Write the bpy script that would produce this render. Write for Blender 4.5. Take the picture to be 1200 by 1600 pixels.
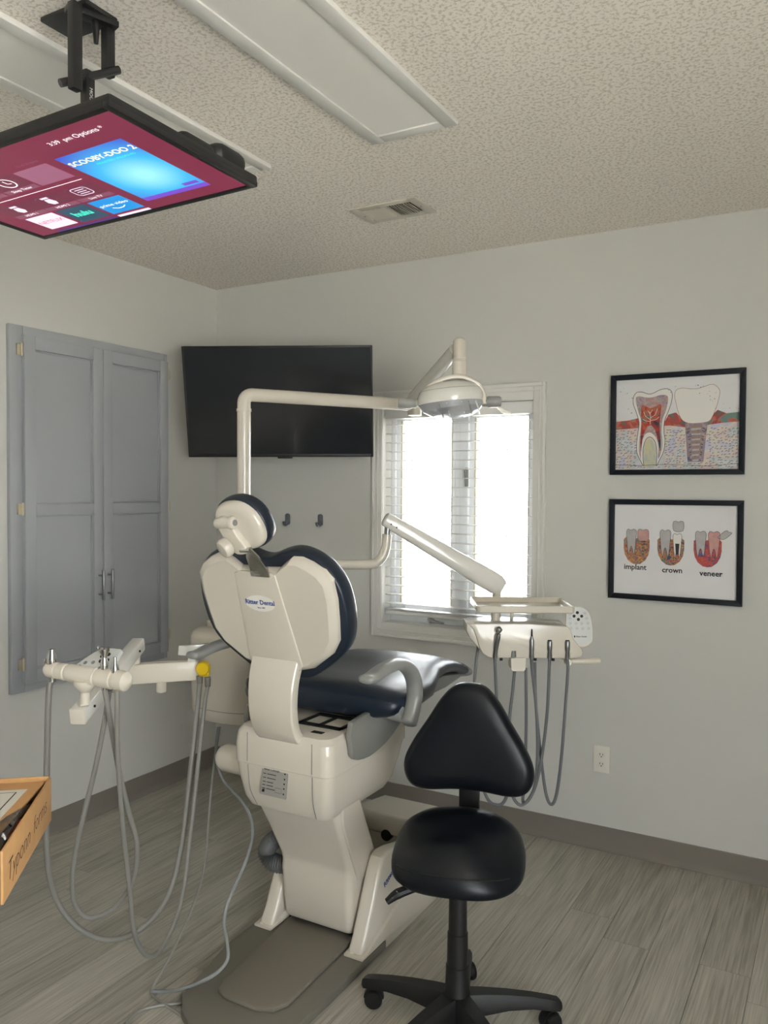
import bpy, bmesh, math, random
from mathutils import Vector, Matrix
random.seed(7)
PI = math.pi
for o in list(bpy.data.objects):
    bpy.data.objects.remove(o, do_unlink=True)
S = bpy.context.scene
COL = S.collection

# ------------------------------------------------------------------ camera
cd = bpy.data.cameras.new('camera')
cd.sensor_fit = 'HORIZONTAL'; cd.sensor_width = 36.0; cd.lens = 38.381
cd.clip_start = 0.05; cd.clip_end = 300
cam = bpy.data.objects.new('camera', cd); COL.objects.link(cam)
cam.matrix_world = Matrix(((0.86960148, -0.01897527, 0.4933895, 2.9703),
                           (0.4937166, 0.02107638, -0.86936742, -3.3954),
                           (0.00609762, 0.99959778, 0.02769646, 1.5),
                           (0, 0, 0, 1)))
S.camera = cam

# ------------------------------------------------------------------ light
SKY = 9.0
w = bpy.data.worlds.new('sky'); S.world = w; w.use_nodes = True
bg = w.node_tree.nodes['Background']
bg.inputs[0].default_value = (0.94, 0.99, 1.02, 1); bg.inputs[1].default_value = SKY
def portal(name, loc, rot, sx, sy):
    l = bpy.data.lights.new(name, 'AREA'); l.shape = 'RECTANGLE'; l.size = sx; l.size_y = sy
    l.cycles.is_portal = True
    o = bpy.data.objects.new(name, l); COL.objects.link(o); o.location = loc; o.rotation_euler = rot
portal('window_portal', (1.41, 0.16, 1.375), (-PI/2, 0, 0), 0.78, 1.06)
portal('added_window_portal', (4.58, -4.05, 1.3), (PI/2, 0, PI/2), 2.1, 1.8)  # guides sky light through the added side window
sun = bpy.data.lights.new('sun', 'SUN'); sun.energy = 70.0; sun.angle = 0.009; sun.color = (1.0, 0.98, 0.95)
so_ = bpy.data.objects.new('sun', sun); COL.objects.link(so_)
so_.rotation_euler = Vector((0.25, 0.75, -1.2)).to_track_quat('-Z', 'Y').to_euler()   # high, from behind the building
S.view_settings.view_transform = 'Standard'; S.view_settings.look = 'None'
S.view_settings.exposure = 0.46; S.view_settings.gamma = 1.0
S.view_settings.use_curve_mapping = False

# ------------------------------------------------------------------ materials
def lin(c):
    return tuple(((v/255)/12.92 if v/255 <= 0.04045 else ((v/255+0.055)/1.055)**2.4) for v in c)
MATS = {}
def mat(name, rgb, rough=0.5, metal=0.0, coat=0.0, bump=None, spec=0.5, emit=0.0, var=None):
    m = bpy.data.materials.new(name); m.use_nodes = True
    nt = m.node_tree; b = nt.nodes['Principled BSDF']
    c = lin(rgb)
    b.inputs['Base Color'].default_value = (*c, 1); b.inputs['Roughness'].default_value = rough
    b.inputs['Metallic'].default_value = metal; b.inputs['Coat Weight'].default_value = coat
    b.inputs['Coat Roughness'].default_value = 0.08
    b.inputs['Specular IOR Level'].default_value = spec
    if emit:
        b.inputs['Emission Color'].default_value = (*c, 1); b.inputs['Emission Strength'].default_value = emit
    tc = nt.nodes.new('ShaderNodeTexCoord')
    if bump:
        n = nt.nodes.new('ShaderNodeTexNoise'); n.inputs['Scale'].default_value = bump[0]; n.inputs['Detail'].default_value = 3
        nt.links.new(tc.outputs['Object'], n.inputs['Vector'])
        bp = nt.nodes.new('ShaderNodeBump'); bp.inputs['Strength'].default_value = bump[1]; bp.inputs['Distance'].default_value = bump[2]
        nt.links.new(n.outputs['Fac'], bp.inputs['Height']); nt.links.new(bp.outputs['Normal'], b.inputs['Normal'])
    if var:
        n = nt.nodes.new('ShaderNodeTexNoise'); n.inputs['Scale'].default_value = var[0]; n.inputs['Detail'].default_value = 4
        nt.links.new(tc.outputs['Object'], n.inputs['Vector'])
        r = nt.nodes.new('ShaderNodeMix'); r.data_type = 'RGBA'
        r.inputs[6].default_value = (*[v*(1-var[1]) for v in c], 1); r.inputs[7].default_value = (*[min(1, v*(1+var[1])) for v in c], 1)
        nt.links.new(n.outputs['Fac'], r.inputs[0]); nt.links.new(r.outputs[2], b.inputs['Base Color'])
    MATS[name] = m
    return m
def ramp(nt, stops):
    r = nt.nodes.new('ShaderNodeValToRGB'); e = r.color_ramp.elements
    while len(e) < len(stops): e.new(0.5)
    for i, (p, c) in enumerate(stops):
        e[i].position = p; e[i].color = (*lin(c), 1)
    return r
WALL = mat('wall_paint', (209, 208, 202), 0.55, bump=(220, 0.06, 0.002), var=(1.2, 0.02), spec=0.35)
FRONT_DIM = mat('dimmed_front_wall', (104, 106, 108), 0.6, bump=(220, 0.06, 0.002))  # unseen front wall, darkened to cut bounce and sheen in the room
TRIMW = mat('white_trim_paint', (226, 224, 218), 0.35)
CAB = mat('grey_cabinet_paint', (162, 165, 168), 0.3, bump=(60, 0.05, 0.002))
BASEB = mat('grey_vinyl_base', (126, 119, 110), 0.5)
WHITE = mat('white_plastic', (212, 205, 191), 0.22, coat=0.35)
WHITE2 = mat('white_enamel', (235, 232, 224), 0.16, coat=0.4)
CREAM = mat('cream_plastic', (224, 216, 200), 0.3)
VINYL = mat('navy_vinyl', (19, 31, 46), 0.36, bump=(300, 0.08, 0.001), spec=0.55)
BLACKV = mat('black_vinyl', (10, 14, 20), 0.35, bump=(260, 0.06, 0.001), spec=0.3)
BLACKP = mat('black_plastic', (16, 16, 17), 0.5, bump=(400, 0.05, 0.001))
BLACKM = mat('black_metal', (24, 24, 24), 0.42)
DARK = mat('dark_gap', (8, 8, 9), 0.7)
GREYP = mat('grey_plastic', (128, 128, 124), 0.35)
GREYARM = mat('grey_armrest', (140, 141, 138), 0.28, coat=0.2)
GREYH = mat('grey_hose', (132, 130, 124), 0.42)
GREYH2 = mat('grey_blue_hose', (112, 114, 116), 0.4)
CONN = mat('grey_connector', (118, 115, 110), 0.45)
YEL = mat('yellow_plastic', (232, 196, 20), 0.35)
CHROME = mat('chrome', (205, 203, 198), 0.18, metal=1.0)
STEEL = mat('brushed_steel', (150, 150, 150), 0.32, metal=1.0)
BRASS = mat('brass', (205, 196, 176), 0.35, metal=0.8)
MATBASE = mat('taupe_base_paint', (112, 108, 98), 0.5, bump=(120, 0.05, 0.001))
RUBBER = mat('taupe_rubber', (116, 110, 99), 0.55)
LABELS = mat('silver_label', (165, 162, 155), 0.35, metal=0.3)
INK = mat('black_ink', (18, 18, 20), 0.6)
BLUE = mat('blue_ink', (28, 58, 130), 0.5)
FRAME = mat('black_frame', (24, 28, 35), 0.4, spec=0.25)
PAPER = mat('poster_paper', (242, 240, 238), 0.6)
DIFF = mat('light_diffuser', (248, 245, 238), 0.4)
KRAFT = mat('kraft_cardboard', (190, 146, 96), 0.8, var=(40, 0.12))
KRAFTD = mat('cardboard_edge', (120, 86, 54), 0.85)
FORM = mat('white_form_paper', (222, 218, 208), 0.7)
PEN = mat('pencil_ink', (70, 55, 42), 0.8)
SCREEN = mat('dark_screen', (36, 37, 40), 0.13, spec=0.6)
BLIND = mat('blind_slat', (232, 231, 228), 0.45)
VINYLW = mat('window_vinyl', (240, 242, 244), 0.35)
WOODW = mat('window_wood_edge', (206, 196, 172), 0.5)
PADGREY = mat('keypad_face', (205, 206, 203), 0.35)
HOOK = mat('hook_grey', (96, 100, 104), 0.4)
CLEAR = mat('clear_tube', (135, 138, 138), 0.15, coat=0.5)
PAVE = mat('pavement', (188, 186, 180), 0.9, var=(2, 0.05))
KERB = mat('kerb_paint', (215, 195, 120), 0.8)
LENSM = mat('lamp_reflector', (214, 217, 224), 0.16, metal=0.55)

def glass_mat(name, refl):
    m = bpy.data.materials.new(name); m.use_nodes = True; nt = m.node_tree
    nt.nodes.remove(nt.nodes['Principled BSDF'])
    out = nt.nodes['Material Output']; t = nt.nodes.new('ShaderNodeBsdfTransparent'); g = nt.nodes.new('ShaderNodeBsdfGlossy')
    g.inputs['Roughness'].default_value = 0.02
    fr = nt.nodes.new('ShaderNodeFresnel'); fr.inputs[0].default_value = refl
    mx = nt.nodes.new('ShaderNodeMixShader')
    nt.links.new(fr.outputs[0], mx.inputs[0]); nt.links.new(t.outputs[0], mx.inputs[1]); nt.links.new(g.outputs[0], mx.inputs[2])
    nt.links.new(mx.outputs[0], out.inputs['Surface'])
    return m
GLASS = glass_mat('window_glass', 1.45)
PGLASS = glass_mat('picture_glass', 1.35)
PLASTIC = glass_mat('clear_plastic_bag', 1.9)

def ceiling_mat():
    m = mat('textured_ceiling', (198, 190, 174), 0.9, spec=0.2); nt = m.node_tree; b = nt.nodes['Principled BSDF']
    tc = nt.nodes.new('ShaderNodeTexCoord')
    n = nt.nodes.new('ShaderNodeTexNoise'); n.inputs['Scale'].default_value = 105; n.inputs['Detail'].default_value = 2.0; n.inputs['Roughness'].default_value = 0.6
    nt.links.new(tc.outputs['Object'], n.inputs['Vector'])
    r = ramp(nt, [(0.40, (218, 210, 198)), (0.50, (250, 244, 234))]); nt.links.new(n.outputs['Fac'], r.inputs[0])
    nt.links.new(r.outputs[0], b.inputs['Base Color'])
    bp = nt.nodes.new('ShaderNodeBump'); bp.inputs['Strength'].default_value = 0.2; bp.inputs['Distance'].default_value = 0.003
    nt.links.new(r.outputs[0], bp.inputs['Height']); nt.links.new(bp.outputs['Normal'], b.inputs['Normal'])
    return m
CEIL = ceiling_mat()

def plank_mat():
    m = mat('grey_oak_plank', (140, 134, 122), 0.42, spec=0.4); nt = m.node_tree; b = nt.nodes['Principled BSDF']
    tc = nt.nodes.new('ShaderNodeTexCoord'); oi = nt.nodes.new('ShaderNodeObjectInfo')
    mul = nt.nodes.new('ShaderNodeMath'); mul.operation = 'MULTIPLY'; mul.inputs[1].default_value = 37
    nt.links.new(oi.outputs['Random'], mul.inputs[0])
    comb = nt.nodes.new('ShaderNodeCombineXYZ'); nt.links.new(mul.outputs[0], comb.inputs[0]); nt.links.new(mul.outputs[0], comb.inputs[2])
    add = nt.nodes.new('ShaderNodeVectorMath'); nt.links.new(tc.outputs['Object'], add.inputs[0]); nt.links.new(comb.outputs[0], add.inputs[1])
    mp = nt.nodes.new('ShaderNodeMapping'); mp.inputs['Scale'].default_value = (1, 0.11, 1); nt.links.new(add.outputs[0], mp.inputs[0])
    # large cathedral figure: noise bands, then fine streaks
    n1 = nt.nodes.new('ShaderNodeTexNoise'); n1.inputs['Scale'].default_value = 5; n1.inputs['Detail'].default_value = 2; n1.inputs['Distortion'].default_value = 0.5
    nt.links.new(mp.outputs[0], n1.inputs['Vector'])
    m1 = nt.nodes.new('ShaderNodeMath'); m1.operation = 'MULTIPLY'; m1.inputs[1].default_value = 42; nt.links.new(n1.outputs['Fac'], m1.inputs[0])
    s1 = nt.nodes.new('ShaderNodeMath'); s1.operation = 'SINE'; nt.links.new(m1.outputs[0], s1.inputs[0])
    mp2 = nt.nodes.new('ShaderNodeMapping'); mp2.inputs['Scale'].default_value = (1, 0.03, 1); nt.links.new(add.outputs[0], mp2.inputs[0])
    n2 = nt.nodes.new('ShaderNodeTexNoise'); n2.inputs['Scale'].default_value = 170; n2.inputs['Detail'].default_value = 2; nt.links.new(mp2.outputs[0], n2.inputs['Vector'])
    ma = nt.nodes.new('ShaderNodeMath'); ma.operation = 'MULTIPLY_ADD'; ma.inputs[1].default_value = 0.075; nt.links.new(s1.outputs[0], ma.inputs[0]); nt.links.new(n2.outputs['Fac'], ma.inputs[2])
    mb = nt.nodes.new('ShaderNodeMath'); mb.operation = 'MULTIPLY_ADD'; mb.inputs[1].default_value = 0.22; nt.links.new(oi.outputs['Random'], mb.inputs[0]); nt.links.new(ma.outputs[0], mb.inputs[2])
    r = ramp(nt, [(0.30, (140, 136, 125)), (0.62, (168, 164, 153)), (0.98, (190, 186, 175))]); nt.links.new(mb.outputs[0], r.inputs[0])
    nt.links.new(r.outputs[0], b.inputs['Base Color'])
    bp = nt.nodes.new('ShaderNodeBump'); bp.inputs['Strength'].default_value = 0.12; bp.inputs['Distance'].default_value = 0.002
    nt.links.new(ma.outputs[0], bp.inputs['Height']); nt.links.new(bp.outputs['Normal'], b.inputs['Normal'])
    return m
PLANK = plank_mat()

def wash_mat(name, cols, scale, rough=0.6):
    """watercolour print: blots of several inks"""
    m = mat(name, cols[0], rough); nt = m.node_tree; b = nt.nodes['Principled BSDF']
    tc = nt.nodes.new('ShaderNodeTexCoord'); n = nt.nodes.new('ShaderNodeTexNoise')
    n.inputs['Scale'].default_value = scale; n.inputs['Detail'].default_value = 4; n.inputs['Distortion'].default_value = 1.0
    nt.links.new(tc.outputs['Object'], n.inputs['Vector'])
    k = len(cols)
    r = ramp(nt, [(0.37 + 0.26*i/(k-1), c) for i, c in enumerate(cols)]); nt.links.new(n.outputs['Fac'], r.inputs[0])
    nt.links.new(r.outputs[0], b.inputs['Base Color'])
    return m
WASH_GUM = wash_mat('gum_print', [(90, 130, 125), (150, 90, 80), (186, 74, 62), (205, 120, 100), (110, 145, 135)], 16)
WASH_PULP = wash_mat('pulp_print', [(50, 60, 72), (140, 60, 56), (186, 58, 50), (200, 110, 70), (90, 120, 120)], 22)
WASH_DENT = wash_mat('dentine_print', [(200, 190, 190), (150, 160, 160), (205, 150, 150), (190, 185, 170), (165, 140, 170)], 26)
WASH_BONE = wash_mat('bone_print', [(228, 226, 226), (208, 216, 214), (232, 210, 206), (232, 226, 208), (216, 210, 226)], 10)
WASH_YEL = wash_mat('marrow_print', [(206, 208, 196), (224, 216, 168), (200, 206, 200)], 24)
WASH_JAW = wash_mat('jaw_print', [(70, 90, 120), (160, 70, 70), (206, 180, 80), (200, 90, 80), (110, 100, 140), (120, 150, 120)], 75)
WASH_JAWR = wash_mat('red_jaw_print', [(90, 90, 130), (180, 70, 64), (206, 100, 76), (190, 60, 60), (110, 100, 150)], 55)
WASH_IMPL = wash_mat('implant_print', [(110, 110, 150), (176, 150, 130), (150, 140, 170), (200, 170, 150)], 30)
TOOTHP = mat('tooth_print', (246, 242, 234), 0.6)
TOOTHG = mat('grey_tooth_print', (196, 192, 190), 0.6, var=(60, 0.2))
TOOTHR = mat('pink_tooth_print', (206, 160, 152), 0.6, var=(60, 0.3))
LINEP = mat('print_line', (48, 44, 52), 0.6)
LINEO = mat('print_line_tan', (170, 140, 120), 0.6)

# ------------------------------------------------------------------ mesh helpers
def V(*a): return Vector(a)
def nbm(): return bmesh.new()
def merge(*bms):
    out = bms[0]
    for b in bms[1:]:
        me = bpy.data.meshes.new('tmp'); b.to_mesh(me); out.from_mesh(me); bpy.data.meshes.remove(me); b.free()
    return out
def xf(bm, M):
    bmesh.ops.transform(bm, matrix=M, verts=bm.verts); return bm
def bevel_sharp(bm, off, seg=2, ang=0.5):
    es = [e for e in bm.edges if len(e.link_faces) == 2 and e.calc_face_angle(0) > ang]
    if es: bmesh.ops.bevel(bm, geom=es, offset=off, segments=seg, profile=0.5, affect='EDGES', clamp_overlap=True)
    return bm
def bx(c, s, bev=0.0, seg=2, rot=None):
    bm = nbm(); bmesh.ops.create_cube(bm, size=1.0)
    bmesh.ops.scale(bm, vec=s, verts=bm.verts)
    if bev: bmesh.ops.bevel(bm, geom=list(bm.edges), offset=bev, segments=seg, profile=0.5, affect='EDGES', clamp_overlap=True)
    M = Matrix.Translation(c)
    if rot is not None: M = M @ rot.to_4x4()
    return xf(bm, M)
def b2(x0, x1, y0, y1, z0, z1, bev=0.0, seg=2):
    return bx(((x0+x1)/2, (y0+y1)/2, (z0+z1)/2), (abs(x1-x0), abs(y1-y0), abs(z1-z0)), bev, seg)
def frame(o, u, v):
    u = Vector(u).normalized(); n = u.cross(Vector(v)).normalized(); v = n.cross(u)
    return Matrix(((u.x, v.x, n.x, o[0]), (u.y, v.y, n.y, o[1]), (u.z, v.z, n.z, o[2]), (0, 0, 0, 1)))
def bar(p0, p1, wd, ht, bev=0.003, up=(0, 0, 1), seg=2):
    p0 = Vector(p0); p1 = Vector(p1); d = p1-p0
    x = d.normalized(); upv = Vector(up)
    if abs(x.dot(upv)) > 0.98: upv = Vector((0, 1, 0))
    y = upv.cross(x).normalized(); z = x.cross(y)
    R = Matrix(((x.x, y.x, z.x), (x.y, y.y, z.y), (x.z, y.z, z.z)))
    return bx((p0+p1)/2, (d.length, wd, ht), bev, seg, R)
def loft(rings, cap=True, closed=True):
    bm = nbm(); vs = [[bm.verts.new(p) for p in r] for r in rings]; n = len(rings[0])
    for a, b in zip(vs, vs[1:]):
        for i in range(n if closed else n-1):
            j = (i+1) % n
            try: bm.faces.new((a[i], a[j], b[j], b[i]))
            except ValueError: pass
    if cap:
        bm.faces.new(list(reversed(vs[0]))); bm.faces.new(vs[-1])
    bmesh.ops.recalc_face_normals(bm, faces=bm.faces)
    return bm
def spline(pts, k=8):
    P = [Vector(p) for p in pts]; out = []
    for i in range(len(P)-1):
        a = P[i-1] if i else P[0]*2-P[1]; b = P[i]; c = P[i+1]; d = P[i+2] if i+2 < len(P) else P[-1]*2-P[-2]
        for s in range(k):
            t = s/k
            out.append(0.5*((2*b)+(c-a)*t+(2*a-5*b+4*c-d)*t*t+(3*b-a-3*c+d)*t**3))
    out.append(P[-1]); return out
def tube(pts, r, seg=10, k=8, smooth=True, sq=None):
    P = spline(pts, k) if smooth else [Vector(p) for p in pts]
    n = len(P); rr = r if isinstance(r, (list, tuple)) else [r]
    def rad(i):
        if len(rr) == 1: return rr[0]
        t = i/(n-1)*(len(rr)-1); a = min(int(t), len(rr)-2); return rr[a]+(rr[a+1]-rr[a])*(t-a)
    T = [(P[min(i+1, n-1)]-P[max(i-1, 0)]).normalized() for i in range(n)]
    nrm = T[0].orthogonal().normalized(); rings = []
    for i in range(n):
        if i:
            nrm = (nrm - T[i]*nrm.dot(T[i])).normalized()
        bn = T[i].cross(nrm)
        rings.append([P[i]+(nrm*math.cos(2*PI*j/seg)+bn*math.sin(2*PI*j/seg))*rad(i) for j in range(seg)])
    return loft(rings)
def cyl(p0, p1, r0, r1=None, seg=24, bev=0.0):
    bm = tube([p0, p1], [r0, r0 if r1 is None else r1], seg, smooth=False)
    if bev: bevel_sharp(bm, bev, 2, 0.9)
    return bm
def lathe(prof, o=(0, 0, 0), axis=(0, 0, 1), seg=28):
    a = Vector(axis).normalized(); u = a.orthogonal().normalized(); v = a.cross(u); o = Vector(o)
    rings = [[o+a*h+(u*math.cos(2*PI*j/seg)+v*math.sin(2*PI*j/seg))*max(r, 1e-4) for j in range(seg)] for r, h in prof]
    return loft(rings)
def prism(pts, M, d0, d1, bev=0.0, seg=2, ang=0.9):
    """2-D outline pts in the plane of M (u,v), extruded along its normal from d0 to d1"""
    bm = nbm(); a = [bm.verts.new((x, y, d0)) for x, y in pts]; b = [bm.verts.new((x, y, d1)) for x, y in pts]; n = len(pts)
    bm.faces.new(list(reversed(a))); bm.faces.new(b)
    for i in range(n):
        j = (i+1) % n; bm.faces.new((a[i], a[j], b[j], b[i]))
    bmesh.ops.recalc_face_normals(bm, faces=bm.faces)
    if bev:
        es = [e for e in bm.edges if abs(e.verts[0].co.z-e.verts[1].co.z) < 1e-6]
        bmesh.ops.bevel(bm, geom=es, offset=bev, segments=seg, profile=0.5, affect='EDGES', clamp_overlap=True)
    return xf(bm, M)
def smooth2(pts, k=5, closed=True):
    P = [Vector((x, y, 0)) for x, y in pts]; n = len(P); out = []
    for i in range(n):
        a, b, c, d = P[i-1], P[i], P[(i+1) % n], P[(i+2) % n]
        for s in range(k):
            t = s/k; q = 0.5*((2*b)+(c-a)*t+(2*a-5*b+4*c-d)*t*t+(3*b-a-3*c+d)*t**3); out.append((q.x, q.y))
    return out
def mirror(half):
    """half outline with x>=0 going from the top centre to the bottom centre"""
    return half + [(-x, y) for x, y in reversed(half) if abs(x) > 1e-6]
def rrect(w_, h_, r, n=5):
    out = []
    for cx, cy, a0 in ((w_/2-r, h_/2-r, 0), (-w_/2+r, h_/2-r, PI/2), (-w_/2+r, -h_/2+r, PI), (w_/2-r, -h_/2+r, 1.5*PI)):
        for i in range(n+1):
            a = a0+PI/2*i/n; out.append((cx+r*math.cos(a), cy+r*math.sin(a)))
    return out
def ell(a, b, n=28, e=2.0):
    out = []
    for i in range(n):
        t = 2*PI*i/n; c, s = math.cos(t), math.sin(t)
        out.append((a*math.copysign(abs(c)**(2/e), c), b*math.copysign(abs(s)**(2/e), s)))
    return out

# ------------------------------------------------------------------ scene objects
ROOTM = {}
def rootof(o):
    while o.parent: o = o.parent
    return o
def obj(name, bm, m, parent=None, sm=0.6, world=True, label=None):
    if parent is not None and world:
        M = ROOTM.get(rootof(parent).name)
        if M is not None: bm.transform(M.inverted())
    me = bpy.data.meshes.new(name); bm.to_mesh(me); bm.free()
    me.materials.append(m)
    if sm:
        me.shade_smooth(); me.set_sharp_from_angle(angle=sm)
    o = bpy.data.objects.new(name, me); COL.objects.link(o)
    if parent is not None: o.parent = parent
    if label: o['label'] = label
    return o
def tag(o, label, cat, group=None):
    o['label'] = label; o['category'] = cat
    if group: o['group'] = group
    return o
def thing(name, label, cat, loc=(0, 0, 0), rotz=0.0, group=None, M=None):
    o = bpy.data.objects.new(name, None); COL.objects.link(o); o.empty_display_size = 0.05
    if M is None: M = Matrix.Translation(loc) @ Matrix.Rotation(rotz, 4, 'Z')
    o.matrix_world = M; ROOTM[o.name] = M.copy()
    return tag(o, label, cat, group)
def struct(name, bm, m, parent=None, sm=0.6):
    o = obj(name, bm, m, parent, sm)
    if parent is None: o['kind'] = 'structure'
    return o
def sroot(name):
    o = bpy.data.objects.new(name, None); COL.objects.link(o); o['kind'] = 'structure'; ROOTM[o.name] = Matrix(); return o
def share(src, parent, dv=(0, 0, 0), name=None):
    c = src.copy(); COL.objects.link(c); c.parent = parent; c.location = src.location+Vector(dv)
    if name: c.name = name
    return c
def text(s, size, M, m, parent, name='lettering', align='CENTER', shear=0.0, ext=0.0003, bold=0.0):
    cu = bpy.data.curves.new('t', 'FONT'); cu.body = s; cu.size = size; cu.align_x = align; cu.align_y = 'CENTER'
    cu.extrude = ext; cu.shear = shear; cu.offset = bold; cu.resolution_u = 2
    t = bpy.data.objects.new('t', cu); COL.objects.link(t)
    dg = bpy.context.evaluated_depsgraph_get(); me = bpy.data.meshes.new_from_object(t.evaluated_get(dg))
    bm = nbm(); bm.from_mesh(me); bpy.data.objects.remove(t); bpy.data.curves.remove(cu); bpy.data.meshes.remove(me)
    xf(bm, M)
    return obj(name, bm, m, parent, sm=0)

# ================================================================== the setting
H = 2.5625; RX = 4.5; FY = -5.3
# floor: sub-floor slab and one object for each plank, laid along the left wall
floor = struct('floor', b2(-0.1, RX+0.1, FY-0.1, 0.1, -0.12, -0.0065), mat('subfloor', (60, 57, 52), 0.8), sm=0)
PW, PLN = 0.152, 1.22
pl0 = None
ncol = int(RX/PW)+1
for i in range(ncol):
    x0 = i*PW; x1 = min(x0+PW, RX)
    off = ((i*0.37+0.13*(i % 3)) % 1.0)*PLN
    y = -off
    ends = [0.0]
    while y > FY:
        if y < -0.12: ends.append(y)
        y -= PLN
    ends.append(FY)
    for a, b in zip(ends, ends[1:]):
        wd, ln = x1-x0-0.0014, a-b-0.0014
        if pl0 is not None and abs(ln-(PLN-0.0014)) < 1e-4 and abs(wd-(PW-0.0014)) < 1e-4:
            p = pl0.copy(); COL.objects.link(p)
        else:
            p = obj('plank', bx((0, 0, -0.003), (wd, ln, 0.006)), PLANK, None, sm=0)
            if abs(ln-(PLN-0.0014)) < 1e-4 and pl0 is None: pl0 = p
        p.parent = floor; p.location = ((x0+x1)/2, (a+b)/2, 0)
struct('ceiling', b2(-0.15, RX+0.15, FY-0.15, 0.15, H, H+0.1), CEIL, sm=0)
# walls
WX0, WX1, WZ0, WZ1 = 1.033, 1.788, 0.86, 1.895
wb = merge(b2(-0.15, WX0, 0, 0.15, 0, H), b2(WX1, RX+0.15, 0, 0.15, 0, H), b2(WX0, WX1, 0, 0.15, 0, WZ0), b2(WX0, WX1, 0, 0.15, WZ1, H))
struct('wall_back', wb, WALL, sm=0)
struct('wall_left', b2(-0.15, 0, FY-0.15, 0, 0, H), WALL, sm=0)
GY0, GY1, GZ0, GZ1 = -5.1, -3.0, 0.4, 2.2
struct('wall_right', merge(b2(RX, RX+0.15, FY-0.15, GY0, 0, H), b2(RX, RX+0.15, GY1, 0, 0, H), b2(RX, RX+0.15, GY0, GY1, 0, GZ0), b2(RX, RX+0.15, GY0, GY1, GZ1, H)), WALL, sm=0)
struct('wall_front', b2(0, RX, FY-0.15, FY, 0, H), FRONT_DIM, sm=0)
# cove base, profile (out, up)
prof = [(0, 0.0005), (0.014, 0.0005), (0.0135, 0.004), (0.009, 0.010), (0.0055, 0.02), (0.004, 0.03), (0.004, 0.098), (0.003, 0.1), (0, 0.1)]
def base_run(name, p0, p1, out):
    p0 = Vector(p0); p1 = Vector(p1); out = Vector(out)
    rings = [[p + out*a + Vector((0, 0, b)) for a, b in prof] for p in (p0, p1)]
    return struct(name, loft(rings), BASEB, sm=0.3)
base_run('baseboard_back', (0.0, 0, 0), (RX, 0, 0), (0, -1, 0))
base_run('baseboard_left', (0, FY, 0), (0, 0, 0), (1, 0, 0))
base_run('baseboard_right', (RX, FY, 0), (RX, 0, 0), (-1, 0, 0))

# ---- window in the back wall
win = sroot('window_1')
OX0, OX1, OZ0, OZ1 = 0.985, 1.84, 0.80, 1.962
def ring_frame(x0, x1, z0, z1, a0, a1, c0, c1, y0, y1, bev=0.0):
    return merge(b2(x0, a0, y0, y1, z0, z1, bev), b2(a1, x1, y0, y1, z0, z1, bev), b2(a0, a1, y0, y1, z0, c0, bev), b2(a0, a1, y0, y1, c1, z1, bev))
struct('casing', ring_frame(OX0, OX1, OZ0, OZ1, WX0+0.004, WX1-0.004, WZ0+0.004, WZ1-0.004, -0.013, 0.0, 0.002), TRIMW, win)
struct('casing_moulding', merge(ring_frame(OX0, OX1, OZ0, OZ1, OX0+0.014, OX1-0.014, OZ0+0.016, OZ1-0.016, -0.021, -0.012, 0.003),
                                ring_frame(OX0+0.026, OX1-0.026, OZ0+0.03, OZ1-0.03, OX0+0.032, OX1-0.032, OZ0+0.036, OZ1-0.036, -0.0165, -0.012, 0.0015)), TRIMW, win)
struct('jamb', ring_frame(WX0, WX1, WZ0, WZ1, WX0+0.006, WX1-0.006, WZ0+0.006, WZ1-0.006, -0.006, 0.15), TRIMW, win)
struct('window_frame', merge(b2(1.039, 1.062, 0.075, 0.145, 0.866, 1.889, 0.002), b2(1.759, 1.782, 0.075, 0.145, 0.866, 1.889, 0.002),
                             b2(1.06, 1.761, 0.075, 0.145, 0.866, 0.905, 0.002), b2(1.06, 1.761, 0.075, 0.145, 1.865, 1.889, 0.002),
                             b2(1.384, 1.446, 0.07, 0.145, 0.9, 1.87, 0.003)), VINYLW, win)
for sx0, sx1 in ((1.06, 1.386), (1.444, 1.761)):
    s = struct('sash', ring_frame(sx0, sx1, 0.903, 1.867, sx0+0.036, sx1-0.034, 0.945, 1.83, 0.09, 0.135, 0.002), VINYLW, win)
    struct('sash_edge', merge(b2(sx0+0.028, sx0+0.034, 0.086, 0.092, 0.945, 1.83), b2(sx1-0.032, sx1-0.028, 0.086, 0.092, 0.945, 1.83)), WOODW, s)
    struct('pane', b2(sx0+0.03, sx1-0.03, 0.112, 0.116, 0.94, 1.835), GLASS, s, sm=0)
lk = struct('sash_lock', merge(b2(1.436, 1.45, 0.055, 0.07, 1.515, 1.6, 0.003), bar((1.443, 0.058, 1.525), (1.443, 0.045, 1.59), 0.008, 0.012)), GREYP, win)
cr = struct('crank_base', lathe([(0.0, 0), (0.016, 0.002), (0.016, 0.012), (0.010, 0.02), (0, 0.021)], (1.262, 0.076, 0.884), (0, -1, 0.3)), CHROME, win)
struct('crank_handle', tube([(1.262, 0.058, 0.888), (1.275, 0.048, 0.893), (1.292, 0.043, 0.885), (1.325, 0.04, 0.88), (1.345, 0.04, 0.879)], [0.007, 0.009, 0.006, 0.006, 0.004], 10), CHROME, cr)

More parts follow.
